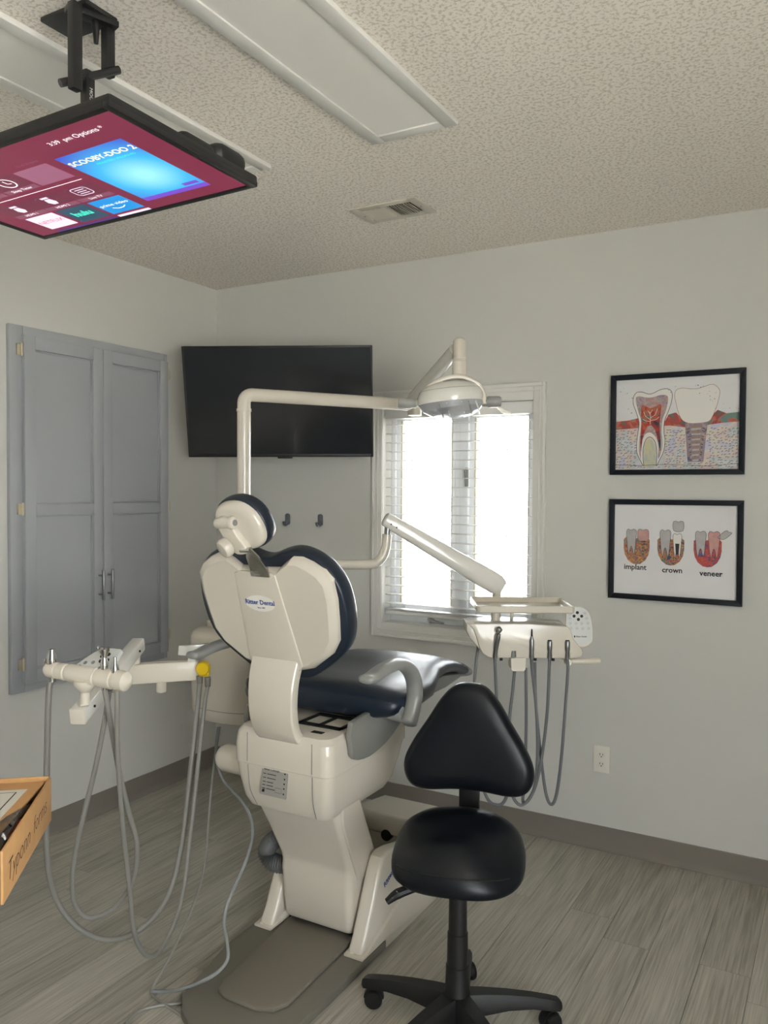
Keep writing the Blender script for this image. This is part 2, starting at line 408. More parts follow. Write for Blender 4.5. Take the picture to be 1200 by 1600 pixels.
# side window added in the unseen right wall to bring in fill daylight
wf = sroot('added_window')
def rfx(y0, y1, z0, z1, e, x0, x1): return merge(b2(x0, x1, y0, y0+e, z0, z1), b2(x0, x1, y1-e, y1, z0, z1), b2(x0, x1, y0+e, y1-e, z0, z0+e), b2(x0, x1, y0+e, y1-e, z1-e, z1))
struct('window_frame', merge(rfx(GY0, GY1, GZ0, GZ1, 0.05, RX+0.06, RX+0.12), b2(RX+0.06, RX+0.12, -4.08, -4.02, GZ0, GZ1)), TRIMW, wf)
struct('casing', rfx(GY0-0.06, GY1+0.06, GZ0-0.06, GZ1+0.06, 0.064, RX-0.014, RX-0.0005), TRIMW, wf)

# outside: pale pavement and a painted kerb
struct('ground', b2(-40, 45, -30, 60, -0.6, -0.4), PAVE, sm=0)
struct('trim_1', b2(-8, 6, 9.0, 9.3, -0.4, -0.25, 0.02), KERB, sm=0)

# ---- horizontal blind in the window
bl = thing('window_blind', 'white horizontal slat blind hanging open in the window', 'blind', (1.41, 0.035, 1.88))
obj('valance', b2(1.042, 1.778, 0.004, 0.062, 1.835, 1.887, 0.003), BLIND, bl)
z = 1.806; s0 = None
while z > 0.935:
    if s0 is None:
        n = 8; rings = []
        for xx in (-0.364, 0.364):
            top = [V(xx, -0.024+0.048*i/n, 0.0022*math.sin(PI*i/n)+0.0012) for i in range(n+1)]
            bot = [V(xx, -0.024+0.048*i/n, 0.0022*math.sin(PI*i/n)-0.0012) for i in range(n, -1, -1)]
            rings.append(top+bot)
        bm = loft(rings); s0 = obj('slat', bm, BLIND, bl, world=False); s0.location = (0, 0, z-1.88)
    else:
        c = share(s0, bl); c.location = (0, 0, z-1.88)
    z -= 0.0425
obj('bottom_rail', b2(1.046, 1.774, 0.012, 0.058, 0.903, 0.922, 0.004), BLIND, bl)
obj('stacked_slats', merge(*[b2(1.046, 1.774, 0.011, 0.059, 0.9235+0.0048*i, 0.9262+0.0048*i) for i in range(2)]), BLIND, bl)
for xx in (1.16, 1.41, 1.66):
    obj('ladder_cord', merge(*[cyl((xx, yy, 0.915), (xx, yy, 1.84), 0.0008, seg=6) for yy in (0.010, 0.060)]), BLIND, bl)

# ================================================================== wall and ceiling fittings
# ---- built-in cabinet on the left wall
cb = thing('wall_cabinet', 'grey painted two-door cabinet set into the left wall', 'cabinet', (0, -0.82, 0.654))
def rf_x(y0, y1, z0, z1, a0, a1, c0, c1, x0, x1, bev=0.0):
    return merge(b2(x0, x1, y0, a0, z0, z1, bev), b2(x0, x1, a1, y1, z0, z1, bev), b2(x0, x1, a0, a1, z0, c0, bev), b2(x0, x1, a0, a1, c1, z1, bev))
obj('face_frame', merge(rf_x(-1.262, -0.385, 0.652, 2.16, -1.2, -0.405, 0.70, 2.11, 0.0, 0.022, 0.003), b2(0.0, 0.012, -1.21, -0.4, 0.69, 2.12)), CAB, cb)
def cab_door(y0, y1, hinge_side):
    z0, z1 = 0.688, 2.121; st = 0.052
    zr0, zr1 = 1.381, 1.43
    d = obj('door', b2(0.0205, 0.0255, y0, y1, z0, z1), CAB, cb)
    obj('stile', b2(0.0255, 0.0425, y0, y0+st, z0, z1, 0.003), CAB, d); obj('stile', b2(0.0255, 0.0425, y1-st, y1, z0, z1, 0.003), CAB, d)
    for a, b in ((z0, z0+0.055), (zr0, zr1), (z1-0.055, z1)):
        obj('rail', b2(0.0255, 0.0424, y0+st-0.001, y1-st+0.001, a, b, 0.003), CAB, d)
    for a, b in ((z0+0.055, zr0), (zr1, z1-0.055)):
        obj('bead', rf_x(y0+st, y1-st, a, b, y0+st+0.006, y1-st-0.006, a+0.006, b-0.006, 0.0255, 0.031, 0.001), CAB, d)
    yh = y1-0.027 if hinge_side < 0 else y0+0.022
    h = obj('handle', cyl((0.072, yh, 0.995), (0.072, yh, 1.13), 0.006, seg=14, bev=0.001), STEEL, d)
    for zz in (1.02, 1.105): obj('handle_post', cyl((0.042, yh, zz), (0.07, yh, zz), 0.0045, seg=10), STEEL, d)
    ye = y0 if hinge_side < 0 else y1
    for zz in (0.77, 1.41, 2.06):
        obj('hinge', merge(cyl((0.034, ye+hinge_side*0.006, zz-0.026), (0.034, ye+hinge_side*0.006, zz+0.026), 0.0055, seg=10),
                           b2(0.0225, 0.03, ye+hinge_side*0.026, ye+hinge_side*0.006, zz-0.022, zz+0.022, 0.001)), BRASS, d)
cab_door(-1.207, -0.8035, -1)
cab_door(-0.8005, -0.397, 1)

# ---- pictures
def tri_strip(pts, M, wd, d0, d1, closed=False):
    """a printed line: ribbon of width wd along 2-D pts"""
    P = [Vector((x, y)) for x, y in pts]; n = len(P); L = []; R = []
    for i in range(n):
        a = P[(i-1) % n] if closed or i else P[i]; b = P[(i+1) % n] if closed or i < n-1 else P[i]
        t = (b-a); t = t.normalized() if t.length > 1e-9 else Vector((1, 0)); nn = Vector((-t.y, t.x))*wd/2
        L.append(P[i]+nn); R.append(P[i]-nn)
    bm = nbm(); lv = [bm.verts.new((p.x, p.y, d1)) for p in L]; rv = [bm.verts.new((p.x, p.y, d1)) for p in R]
    for i in range(n if closed else n-1):
        j = (i+1) % n; bm.faces.new((lv[i], rv[i], rv[j], lv[j]))
    bmesh.ops.recalc_face_normals(bm, faces=bm.faces)
    for f in bm.faces:
        if f.normal.z < 0: f.normal_flip()
    return xf(bm, M)
def flat(pts, M, d):
    bm = nbm(); f = bm.faces.new([bm.verts.new((x, y, d)) for x, y in pts])
    f.normal_update()
    if f.normal.z < 0: f.normal_flip()
    bmesh.ops.triangulate(bm, faces=bm.faces); return xf(bm, M)
def dots(lst, M, d, n=7):
    bm = nbm()
    for x, y, r in lst:
        bm.faces.new([bm.verts.new((x+r*math.cos(2*PI*i/n), y+r*math.sin(2*PI*i/n), d)) for i in range(n)])
    return xf(bm, M)
FW, FH, FB = 0.508, 0.405, 0.021
def picture(label, zc):
    t = thing('framed_print', label, 'picture', (2.370, -0.001, zc), group='framed prints on the back wall')
    M = Matrix.Translation((2.370, -0.001, zc)) @ Matrix.Rotation(PI/2, 4, 'X')
    a, b = FW/2-FB, FH/2-FB
    def side(pts): return prism(pts, M, 0, 0.02, 0.0015)
    for pts in ([(-FW/2, -FH/2), (FW/2, -FH/2), (a, -b), (-a, -b)], [(FW/2, -FH/2), (FW/2, FH/2), (a, b), (a, -b)],
                [(FW/2, FH/2), (-FW/2, FH/2), (-a, b), (a, b)], [(-FW/2, FH/2), (-FW/2, -FH/2), (-a, -b), (-a, b)]):
        obj('frame_side', side(pts), FRAME, t)
    p = obj('poster', prism([(-a, -b), (a, -b), (a, b), (-a, b)], M, 0.001, 0.006), PAPER, t, sm=0)
    obj('glass', prism([(-a, -b), (a, -b), (a, b), (-a, b)], M, 0.0125, 0.0135), PGLASS, t, sm=0)
    return t, p, M, a, b
# upper print: layers of flat ink on the paper
t1, p1, M1, A, B = picture('black framed print of a tooth cross-section beside an implant, upper of two', 1.767)
def u1(x, y): # print coordinates from the picture's own grid (0..1 across, 0..1 down)
    return (-A+2*A*x, B-2*B*y)
E0 = 0.0062
def P1(l): return [u1(x, y) for x, y in l]
obj('print_bone', flat(P1([(0, .44), (.2, .47), (.2, .5), (.45, .47), (.55, .52), (1, .49), (1, 1), (0, 1)]), M1, E0), WASH_BONE, p1, sm=0)
obj('print_gum', flat(P1([(0, .46), (.1, .45), (.18, .43), (.24, .40), (.30, .52), (.40, .5), (.44, .40), (.50, .38), (.56, .46), (.66, .53), (.76, .46), (.83, .37), (.90, .41), (1, .40), (1, .50), (.86, .51), (.60, .55), (.45, .52), (.0, .55)]), M1, E0+.0002), WASH_GUM, p1, sm=0)
rnd = random.Random(3)
def bone_cells():
    bms = []
    for j in range(14):
        for i in range(34):
            x = (i+0.5+rnd.uniform(-.35, .35))/34; y = 0.56+0.43*(j+0.5+rnd.uniform(-.35, .35))/14
            if (.18 < x < .41 and y < .97) or (.575 < x < .755 and y < .92): continue
            cx, cy = u1(x, y); r = rnd.uniform(.0026, .0040); a0 = rnd.uniform(0, .8)
            bms.append(tri_strip([(cx+r*math.cos(a0+PI*k/5), cy+.8*r*math.sin(a0+PI*k/5)) for k in range(6)], M1, 0.0017, 0, E0+.0004))
    return merge(*bms)
bc = obj('print_bone_cells', bone_cells(), LINEP, p1, sm=0); bc['kind'] = 'stuff'
tooth = smooth2(P1([(.145, .20), (.17, .145), (.215, .14), (.27, .165), (.31, .16), (.37, .125), (.43, .12), (.465, .16), (.465, .25), (.44, .36), (.41, .46), (.405, .58), (.415, .68), (.405, .80), (.37, .90), (.345, .96), (.35, .86), (.34, .72), (.315, .66), (.285, .64), (.255, .67), (.235, .76), (.235, .88), (.24, .96), (.205, .88), (.18, .80), (.18, .68), (.19, .57), (.195, .47), (.165, .34), (.145, .27)]), 4)
obj('print_enamel', flat(tooth, M1, E0+.0006), TOOTHP, p1, sm=0)
obj('print_tooth_outline', tri_strip(tooth, M1, 0.002, 0, E0+.0008, True), LINEP, p1, sm=0)
dent = smooth2(P1([(.165, .22), (.19, .185), (.24, .20), (.30, .205), (.37, .185), (.42, .19), (.435, .23), (.42, .35), (.39, .46), (.385, .60), (.395, .70), (.385, .80), (.362, .88), (.36, .76), (.345, .66), (.315, .61), (.285, .59), (.25, .61), (.225, .68), (.215, .78), (.215, .88), (.20, .80), (.2, .68), (.21, .57), (.215, .46), (.19, .36)]), 4)
obj('print_dentine', flat(dent, M1, E0+.0010), WASH_DENT, p1, sm=0)
pulp = smooth2(P1([(.215, .305), (.235, .29), (.27, .315), (.30, .32), (.34, .30), (.375, .285), (.38, .33), (.37, .46), (.372, .60), (.38, .70), (.375, .80), (.36, .70), (.335, .58), (.31, .525), (.29, .51), (.265, .535), (.24, .6), (.222, .72), (.218, .80), (.21, .70), (.215, .58), (.215, .45)]), 4)
obj('print_pulp', flat(pulp, M1, E0+.0014), WASH_PULP, p1, sm=0)
for k, l in enumerate([[(.29, .5), (.292, .43), (.285, .36)], [(.291, .45), (.25, .41), (.235, .36)], [(.291, .43), (.33, .40), (.35, .33)], [(.29, .47), (.25, .46), (.225, .44)], [(.292, .46), (.34, .45), (.365, .42)], [(.288, .39), (.27, .35)], [(.29, .38), (.31, .34)]]):
    obj('print_nerve', tri_strip(P1(l), M1, 0.0016, 0, E0+.0016), TOOTHP, p1, sm=0)
obj('print_marrow', flat(smooth2(P1([(.245, .96), (.245, .80), (.255, .70), (.285, .665), (.315, .69), (.335, .78), (.338, .96)]), 4), M1, E0+.0005), WASH_YEL, p1, sm=0)
impl = P1([(.575, .50), (.755, .50), (.725, .92), (.60, .92)])
obj('print_implant', flat(impl, M1, E0+.0006), WASH_IMPL, p1, sm=0)
for k in range(14):
    y = .53+k*.028; hw = .055-.0018*k
    obj('print_groove', merge(*[tri_strip(P1([(.664+sg*hw*1.35, y+.012), (.664+sg*hw*.95, y)]), M1, .0022, 0, E0+.0009) for sg in (-1, 1)]), LINEP if k % 3 else TOOTHG, p1, sm=0)
    obj('print_thread', flat(P1([(.664-hw*.75, y), (.664+hw*.75, y-.004), (.664+hw*.72, y+.016), (.664-hw*.72, y+.02)]), M1, E0+.0008), [LINEO, TOOTHG][k % 2], p1, sm=0)
crown = smooth2(P1([(.488, .20), (.50, .14), (.545, .118), (.60, .13), (.66, .135), (.72, .118), (.78, .095), (.82, .12), (.845, .17), (.84, .24), (.82, .34), (.79, .44), (.76, .49), (.68, .505), (.60, .50), (.55, .46), (.52, .38), (.50, .28)]), 4)
obj('print_crown', flat(crown, M1, E0+.0010), TOOTHP, p1, sm=0)
obj('print_crown_outline', tri_strip(crown, M1, 0.0016, 0, E0+.0012, True), LINEO, p1, sm=0)
rnd = random.Random(5)
obj('print_spots', dots([(*u1(x+rnd.gauss(0, .03), y+rnd.gauss(0, .03)), rnd.uniform(.0010, .0024)) for x, y in [(.07, .16), (.09, .22), (.1, .36), (.1, .14), (.46, .13), (.66, .1), (.70, .12), (.72, .15), (.77, .14), (.80, .2), (.77, .3), (.78, .36), (.95, .37), (.93, .38), (.80, .26), (.75, .25), (.72, .17), (.79, .17), (.82, .22)]], M1, E0+.0014), LINEO, p1, sm=0)
obj('print_spots', dots([(*u1(x+rnd.gauss(0, .02), y+rnd.gauss(0, .02)), rnd.uniform(.0008, .0018)) for x, y in [(.06, .18), (.08, .2), (.1, .34), (.12, .37), (.08, .15), (.45, .12), (.47, .14), (.65, .08), (.67, .1), (.70, .1), (.68, .13), (.94, .36), (.97, .35), (.9, .37)]], M1, E0+.0015), LINEP, p1, sm=0)
obj('print_ground_line', tri_strip(P1([(0, .945), (.2, .955), (.4, .945), (.55, .95), (.75, .965), (1, .94)]), M1, 0.0015, 0, E0+.0012), LINEP, p1, sm=0)

t2, p2, M2, A, B = picture('black framed print of three teeth diagrams captioned implant crown veneer, lower of two', 1.263)
def jaw(cx, top, jm):
    pts = [u1(cx+dx, y) for dx, y in [(-.11, top+.10), (-.11, top+.20), (-.10, top+.27), (-.075, top+.33), (-.035, top+.37), (.0, top+.378), (.035, top+.37), (.075, top+.33), (.10, top+.27), (.11, top+.20), (.11, top+.10), (.09, top+.075), (.06, top+.12), (.03, top+.10), (0, top+.085), (-.03, top+.10), (-.06, top+.12), (-.09, top+.075)]]
    obj('print_jaw', flat(pts, M2, E0), jm, p2, sm=0)
def molar(cx, y0, y1, wd, m, roots=True, tilt=0.0):
    h = y1-y0
    pts = [(cx-wd, y0+.12*h), (cx-wd*.6, y0), (cx-wd*.1, y0+.05*h), (cx+wd*.5, y0), (cx+wd, y0+.1*h), (cx+wd*.85, y0+.5*h), (cx+wd*.75, y0+.75*h), (cx+wd*.5, y1), (cx+wd*.15, y0+.7*h), (cx-wd*.15, y0+.7*h), (cx-wd*.45, y1), (cx-wd*.75, y0+.75*h), (cx-wd*.85, y0+.5*h)] if roots else \
          [(cx-wd, y0+.15*h), (cx-wd*.5, y0), (cx, y0+.1*h), (cx+wd*.5, y0), (cx+wd, y0+.15*h), (cx+wd*.85, y1), (cx-wd*.85, y1)]
    if tilt:
        cy = (y0+y1)/2
        pts = [(cx+(x-cx)*math.cos(tilt)-(y-cy)*1.25*math.sin(tilt), cy+(x-cx)/1.25*math.sin(tilt)+(y-cy)*math.cos(tilt)) for x, y in pts]
    pts = smooth2([u1(x, y) for x, y in pts], 3)
    obj('print_tooth', flat(pts, M2, E0+.0004), m, p2, sm=0)
    obj('print_tooth_outline', tri_strip(pts, M2, 0.0014, 0, E0+.0008, True), LINEP, p2, sm=0)
jaw(.19, .29, WASH_JAW); jaw(.475, .285, WASH_JAW); jaw(.77, .285, WASH_JAWR)
molar(.145, .275, .56, .043, TOOTHG); molar(.245, .275, .40, .045, TOOTHR, False)
for k in range(9): obj('print_thread', flat([u1(.245+dx, .405+k*.018+dy) for dx, dy in ((-.018+k*.0012, 0), (.018-k*.0012, -.004), (.018-k*.0012, .005), (-.018+k*.0012, .009))], M2, E0+.0006), GREYP if k % 2 else LINEP, p2, sm=0)
molar(.43, .272, .57, .045, TOOTHG); molar(.528, .31, .57, .036, TOOTHP); molar(.535, .175, .28, .043, TOOTHG, False)
obj('print_screw', flat([u1(x, y) for x, y in ((.512, .42), (.545, .42), (.54, .54), (.518, .54))], M2, E0+.0010), LINEP, p2, sm=0)
molar(.715, .275, .56, .043, TOOTHG); molar(.82, .275, .56, .046, TOOTHR); molar(.905, .265, .355, .03, TOOTHG, False, 0.6)
for s_, x, y in (('implant', .18, .70), ('crown', .49, .715), ('veneer', .80, .73)):
    text(s_, 0.030, M2 @ Matrix.Translation((*u1(x, y), E0+.0006)), INK, p2, 'caption', bold=0.0006)

# ---- duplex outlet
ot = thing('wall_outlet', 'cream duplex outlet on the wall below the framed prints', 'outlet', (2.0945, 0, 0.381))
MO = Matrix.Translation((2.0945, 0, 0.381)) @ Matrix.Rotation(PI/2, 4, 'X')
pm = mat('outlet_cream', (228, 223, 212), 0.4)
obj('cover_plate', prism(rrect(0.068, 0.112, 0.004), MO, 0, 0.005, 0.002), pm, ot)
for zz in (0.0195, -0.0195):
    r = obj('receptacle', prism([(max(-.0145, min(.0145, x)), y+zz) for x, y in ell(.0172, .0140, 28)], MO, 0.0045, 0.0065, 0.0006), pm, ot)
    obj('slot', merge(*[prism([(x+a*.0011, zz+.002+b*.004) for a, b in ((-1, -1), (1, -1), (1, 1), (-1, 1))], MO, 0.006, 0.0068) for x in (-.006, .006)]), DARK, r, sm=0)
    obj('ground_hole', prism([(x, y+zz-.0075) for x, y in ell(.0024, .0024, 10)], MO, 0.006, 0.0068), DARK, r, sm=0)
obj('screw', prism(ell(.003, .003, 12), MO, 0.0045, 0.0062), pm, ot)

# ---- wall hooks
for lab, xx in (('small grey wall hook nearer the corner, left of the pair', 0.479), ('small grey wall hook nearer the window, right of the pair', 0.68)):
    hk = thing('wall_hook', lab, 'hook', (xx, 0, 1.345), group='grey wall hooks')
    MH = Matrix.Translation((xx, 0, 1.345)) @ Matrix.Rotation(PI/2, 4, 'X')
    obj('back_plate', prism(rrect(0.03, 0.058, 0.012), MH, 0, 0.005, 0.0015), HOOK, hk)
    obj('prong', tube([(xx, -0.004, 1.333), (xx, -0.012, 1.321), (xx, -0.024, 1.318), (xx, -0.031, 1.324), (xx, -0.033, 1.334)], [0.009, 0.009, 0.008, 0.008, 0.008], 10), HOOK, hk)

# ---- ceiling register
vt = thing('ceiling_vent', 'white ceiling register with two banks of louvres', 'vent', (1.44, -0.647, H))
vx0, vx1, vy0, vy1 = 1.295, 1.583, -0.738, -0.556
vm = mat('vent_enamel', (206, 200, 186), 0.4)
def rf_z(x0, x1, y0, y1, a0, a1, c0, c1, z0, z1, bev=0.0):
    return merge(b2(x0, a0, y0, y1, z0, z1, bev), b2(a1, x1, y0, y1, z0, z1, bev), b2(a0, a1, y0, c0, z0, z1, bev), b2(a0, a1, c1, y1, z0, z1, bev))
obj('face_plate', merge(rf_z(vx0, vx1, vy0, vy1, 1.335, 1.545, -0.705, -0.59, H-0.006, H-0.0005, 0.002), b2(1.434, 1.446, -0.706, -0.589, H-0.006, H-0.001)), vm, vt)
obj('duct_opening', b2(1.335, 1.545, -0.705, -0.59, H-0.0012, H-0.0004), DARK, vt, sm=0)
for bank, tilt in (((1.338, 1.433), -0.95), ((1.447, 1.542), 0.95)):
    for k in range(9):
        xx = bank[0]+(k+0.5)*(bank[1]-bank[0])/9
        obj('louvre', bx((xx, -0.6475, H-0.0055), (0.011, 0.115, 0.0012), 0, 2, Matrix.Rotation(tilt, 3, 'Y')), vm, vt, sm=0)
for p in ((1.318, -0.648), (1.562, -0.648)): obj('screw', cyl((p[0], p[1], H-0.006), (p[0], p[1], H-0.008), 0.0035, seg=10), STEEL, vt)
obj('damper_lever', merge(bar((1.327, -0.612, H-0.006), (1.327, -0.59, H-0.016), 0.004, 0.006, 0.001), cyl((1.327, -0.592, H-0.006), (1.327, -0.592, H-0.02), 0.004, seg=8)), vm, vt)

# ---- ceiling light panels (switched off)
for lab, x0, x1 in (('long white ceiling light panel nearer the right, clear of the television', 1.690, 1.975), ('long white ceiling light panel above the ceiling television', 1.020, 1.305)):
    lt = thing('ceiling_light', lab, 'ceiling light', ((x0+x1)/2, -1.83, H), group='ceiling light panels')
    y0, y1 = -2.44, -1.222; e = 0.042
    for nm, q in (('frame_side', (x0, x0+e, y0, y1)), ('frame_side', (x1-e, x1, y0, y1)), ('frame_end', (x0+e, x1-e, y0, y0+e)), ('frame_end', (x0+e, x1-e, y1-e, y1))):
        obj(nm, b2(q[0], q[1], q[2], q[3], H-0.016, H-0.0005, 0.003), TRIMW, lt)
    obj('diffuser', b2(x0+e, x1-e, y0+e, y1-e, H-0.011, H-0.006), DIFF, lt, sm=0)

# ================================================================== televisions
def rxyz(a, b, c): return Matrix.Rotation(c, 4, 'Z') @ Matrix.Rotation(b, 4, 'Y') @ Matrix.Rotation(a, 4, 'X')
MW = Matrix.Translation((0.6792, -0.3477, 1.8969)) @ rxyz(1.8004, -0.0068, 0.4847)
tv = thing('wall_television', 'black switched-off television hung across the corner beside the window', 'television', M=MW)
w_, h_ = 0.868, 0.511
def L(bm): return bm
def tvobj(n, bm, m, p, **k): return obj(n, bm, m, p, world=False, **k)
body = tvobj('body', b2(-w_/2, w_/2, -h_/2, h_/2, -0.028, -0.002, 0.004), BLACKP, tv)
tvobj('screen', b2(-w_/2+0.009, w_/2-0.009, -h_/2+0.014, h_/2-0.009, -0.004, -0.0012), SCREEN, tv, sm=0)
tvobj('bezel', merge(b2(-w_/2, -w_/2+0.009, -h_/2, h_/2, -0.01, 0.0, 0.001), b2(w_/2-0.009, w_/2, -h_/2, h_/2, -0.01, 0.0, 0.001), b2(-w_/2+.009, w_/2-.009, h_/2-0.009, h_/2, -0.01, 0.0, 0.001), b2(-w_/2+.009, w_/2-.009, -h_/2, -h_/2+0.014, -0.01, 0.0, 0.001)), BLACKP, tv)
tvobj('rear_housing', b2(-0.25, 0.25, -0.2, 0.08, -0.062, -0.027, 0.012), BLACKP, tv)
tvobj('sensor_tab', b2(-0.016, 0.054, -h_/2-0.008, -h_/2+0.002, -0.018, -0.001, 0.003), BLACKP, tv)
mt = obj('mount_arm', merge(bar(MW @ V(0, -0.03, -0.06), (0.42, -0.17, 1.87), 0.05, 0.09, 0.006), bar((0.42, -0.17, 1.87), (0.60, -0.012, 1.87), 0.045, 0.08, 0.006), b2(0.52, 0.68, -0.014, -0.0005, 1.78, 1.96, 0.003)), BLACKM, tv)

MC = Matrix.Translation((1.4313, -2.1245, 2.1787)) @ rxyz(3.1156, -0.0151, -0.0077)
ct = thing('ceiling_television', 'lit television with a maroon menu hung face-down from the ceiling', 'television', M=MC)
w_, h_ = 0.73, 0.425
cbody = tvobj('body', b2(-w_/2, w_/2, -h_/2, h_/2, -0.026, -0.005, 0.006), BLACKP, ct)
tvobj('rear_housing', merge(b2(-0.29, 0.30, -0.175, 0.10, -0.062, -0.02, 0.02, 3), b2(0.12, 0.35, -0.20, -0.10, -0.072, -0.02, 0.022, 3), b2(0.20, 0.345, -0.10, 0.0, -0.055, -0.02, 0.016, 3)), BLACKP, ct)
tvobj('bezel', merge(b2(-w_/2, -w_/2+0.018, -h_/2, h_/2, -0.014, 0.0, 0.003), b2(w_/2-0.018, w_/2, -h_/2, h_/2, -0.014, 0.0, 0.003), b2(-w_/2+.018, w_/2-.018, h_/2-0.016, h_/2, -0.014, 0.0, 0.003), b2(-w_/2+.018, w_/2-.018, -h_/2, -h_/2+0.018, -0.014, 0.0, 0.003)), BLACKP, ct)
def glow(name, rgb, s=1.0):
    m = mat(name, rgb, 0.3, emit=s*0.95, spec=0.15); b = m.node_tree.nodes['Principled BSDF']; b.inputs['Base Color'].default_value = (0.02, 0.02, 0.02, 1); return m
G_BG = glow('screen_maroon', (116, 34, 60)); G_T1 = glow('tile_pink', (146, 88, 112)); G_T2 = glow('tile_dim', (104, 40, 60)); G_T3 = glow('tile_caption', (128, 72, 92))
G_W = glow('screen_white', (250, 244, 246), 1.2); G_NF = glow('tile_white', (222, 210, 226), 1.1); G_RED = glow('screen_red', (205, 50, 60)); G_HU = glow('tile_slate', (40, 74, 92)); G_HT = glow('screen_mint', (70, 226, 190), 1.1)
G_PR = glow('tile_blue', (30, 140, 210)); G_PU = glow('screen_purple', (112, 70, 190)); G_YEL = glow('screen_cream', (250, 236, 190), 1.1); G_BAND = glow('screen_indigo', (76, 48, 112))
gp = glow('poster_blue', (60, 170, 230)); nt = gp.node_tree; tcn = nt.nodes.new('ShaderNodeTexCoord')
vmn = nt.nodes.new('ShaderNodeVectorMath'); vmn.operation = 'DISTANCE'; vmn.inputs[1].default_value = (0.19, -0.04, 0); nt.links.new(tcn.outputs['Object'], vmn.inputs[0])
mrn = nt.nodes.new('ShaderNodeMath'); mrn.operation = 'MULTIPLY'; mrn.inputs[1].default_value = 5.5; nt.links.new(vmn.outputs['Value'], mrn.inputs[0])
rp = ramp(nt, [(0.1, (150, 225, 245)), (0.5, (60, 175, 230)), (0.95, (62, 84, 190))]); nt.links.new(mrn.outputs[0], rp.inputs[0]); nt.links.new(rp.outputs[0], nt.nodes['Principled BSDF'].inputs['Emission Color'])
scr = tvobj('screen', b2(-w_/2+0.017, w_/2-0.017, -h_/2+0.017, h_/2-0.015, -0.006, -0.0025), G_BG, ct, sm=0)
I4 = Matrix()
def srect(n, x0, x1, y0, y1, m, d=-0.0020): return tvobj(n, flat([(x0, y0), (x1, y0), (x1, y1), (x0, y1)], I4, d), m, scr, sm=0)
def stext(s, size, x, y, m, al='CENTER', shear=0, bold=0, d=-0.0016):
    o = text(s, size, Matrix.Translation((x, y, d)), m, None, 'screen_text', al, shear, 0.0, bold); o.parent = scr; return o
srect('poster_tile', 0.083, 0.279, -0.152, 0.108, gp); srect('poster_strip', 0.083, 0.279, -0.152, -0.134, G_PU, -0.0018)
srect('poster_button', 0.225, 0.268, -0.128, -0.115, G_PU, -0.0018)
stext('SCOOBY-DOO 2', 0.0255, 0.182, 0.070, G_YEL, bold=0.0006); stext('MONSTERS UNLEASHED', 0.0105, 0.200, 0.048, G_HT)
stext('3:39  pm', 0.019, 0.164, 0.158, G_W); stext('|', 0.022, 0.198, 0.158, G_T1); stext('Options *', 0.021, 0.245, 0.158, G_W); stext('15 of 16 items', 0.012, 0.013, 0.122, G_T1)
srect('menu_tile', -0.058, 0.051, 0.0285, 0.105, G_T1)
for xx in (-0.172, -0.286): srect('menu_tile', xx, xx+0.108, 0.0285, 0.105, G_T2); srect('tile_caption', xx, xx+0.108, 0.0285, 0.047, G_T3, -0.0018)
stext('Sleep Timer', 0.014, -0.118, 0.0375, G_W)
def ringpts(cx, cy, r): return [(cx+r*math.cos(2*PI*i/24), cy+r*math.sin(2*PI*i/24)) for i in range(24)]
tvobj('clock_icon', merge(tri_strip(ringpts(-0.118, 0.076, 0.021), I4, 0.0032, 0, -0.0016, True), tri_strip([(-0.118, 0.088), (-0.118, 0.074), (-0.108, 0.071)], I4, 0.003, 0, -0.0016)), G_W, scr, sm=0)
tvobj('picture_icon', tri_strip([(-0.25, 0.055), (-0.212, 0.055), (-0.212, 0.09), (-0.25, 0.09)], I4, 0.0032, 0, -0.0016, True), G_W, scr, sm=0)
srect('divider_line', -0.33, 0.051, 0.0105, 0.0125, G_W)
for xx, cap in ((-0.29, 'HDMI 1'), (-0.176, 'HDMI 2'), (-0.061, 'Live TV')):
    srect('menu_tile', xx, xx+0.111, -0.084, -0.007, G_T2); srect('tile_caption', xx, xx+0.111, -0.084, -0.066, G_T3, -0.0018)
    stext(cap, 0.014, xx+0.056, -0.0755, G_W)
    if cap[0] == 'H':
        cx = xx+0.056; tvobj('plug_icon', merge(flat([(cx-.012, -.026), (cx+.012, -.026), (cx+.012, -.018), (cx-.012, -.018)], I4, -0.0016), flat([(cx-.009, -.029), (cx+.009, -.029), (cx+.014, -.046), (cx+.007, -.058), (cx-.007, -.058), (cx-.014, -.046)], I4, -0.0016)), G_NF, scr, sm=0)
    else:
        cx = xx+0.056; tvobj('guide_icon', merge(tri_strip([(cx+x, -.036+y) for x, y in rrect(.05, .036, .01)], I4, .0026, 0, -.0016, True), *[tri_strip([(cx-.015, -.036+q), (cx+.015, -.036+q)], I4, .003, 0, -.0016) for q in (-.009, 0, .009)]), G_NF, scr, sm=0)
srect('menu_tile', -0.281, -0.181, -0.171, -0.09, G_NF); stext('NETFLIX', 0.023, -0.231, -0.130, G_RED)
srect('menu_tile', -0.167, -0.067, -0.175, -0.09, G_HU); stext('hulu', 0.036, -0.117, -0.131, G_HT, bold=0.0012)
srect('menu_tile', -0.055, 0.051, -0.173, -0.092, G_PR); stext('prime video', 0.019, -0.002, -0.125, G_W)
tvobj('smile_mark', tri_strip([(-0.024, -0.142), (-0.01, -0.150), (0.006, -0.149), (0.018, -0.142)], I4, 0.003, 0, -0.0016), G_W, scr, sm=0)
srect('menu_tile', -0.054, 0.053, -0.194, -0.183, G_NF); srect('menu_band', -0.281, -0.062, -0.194, -0.184, G_BAND)
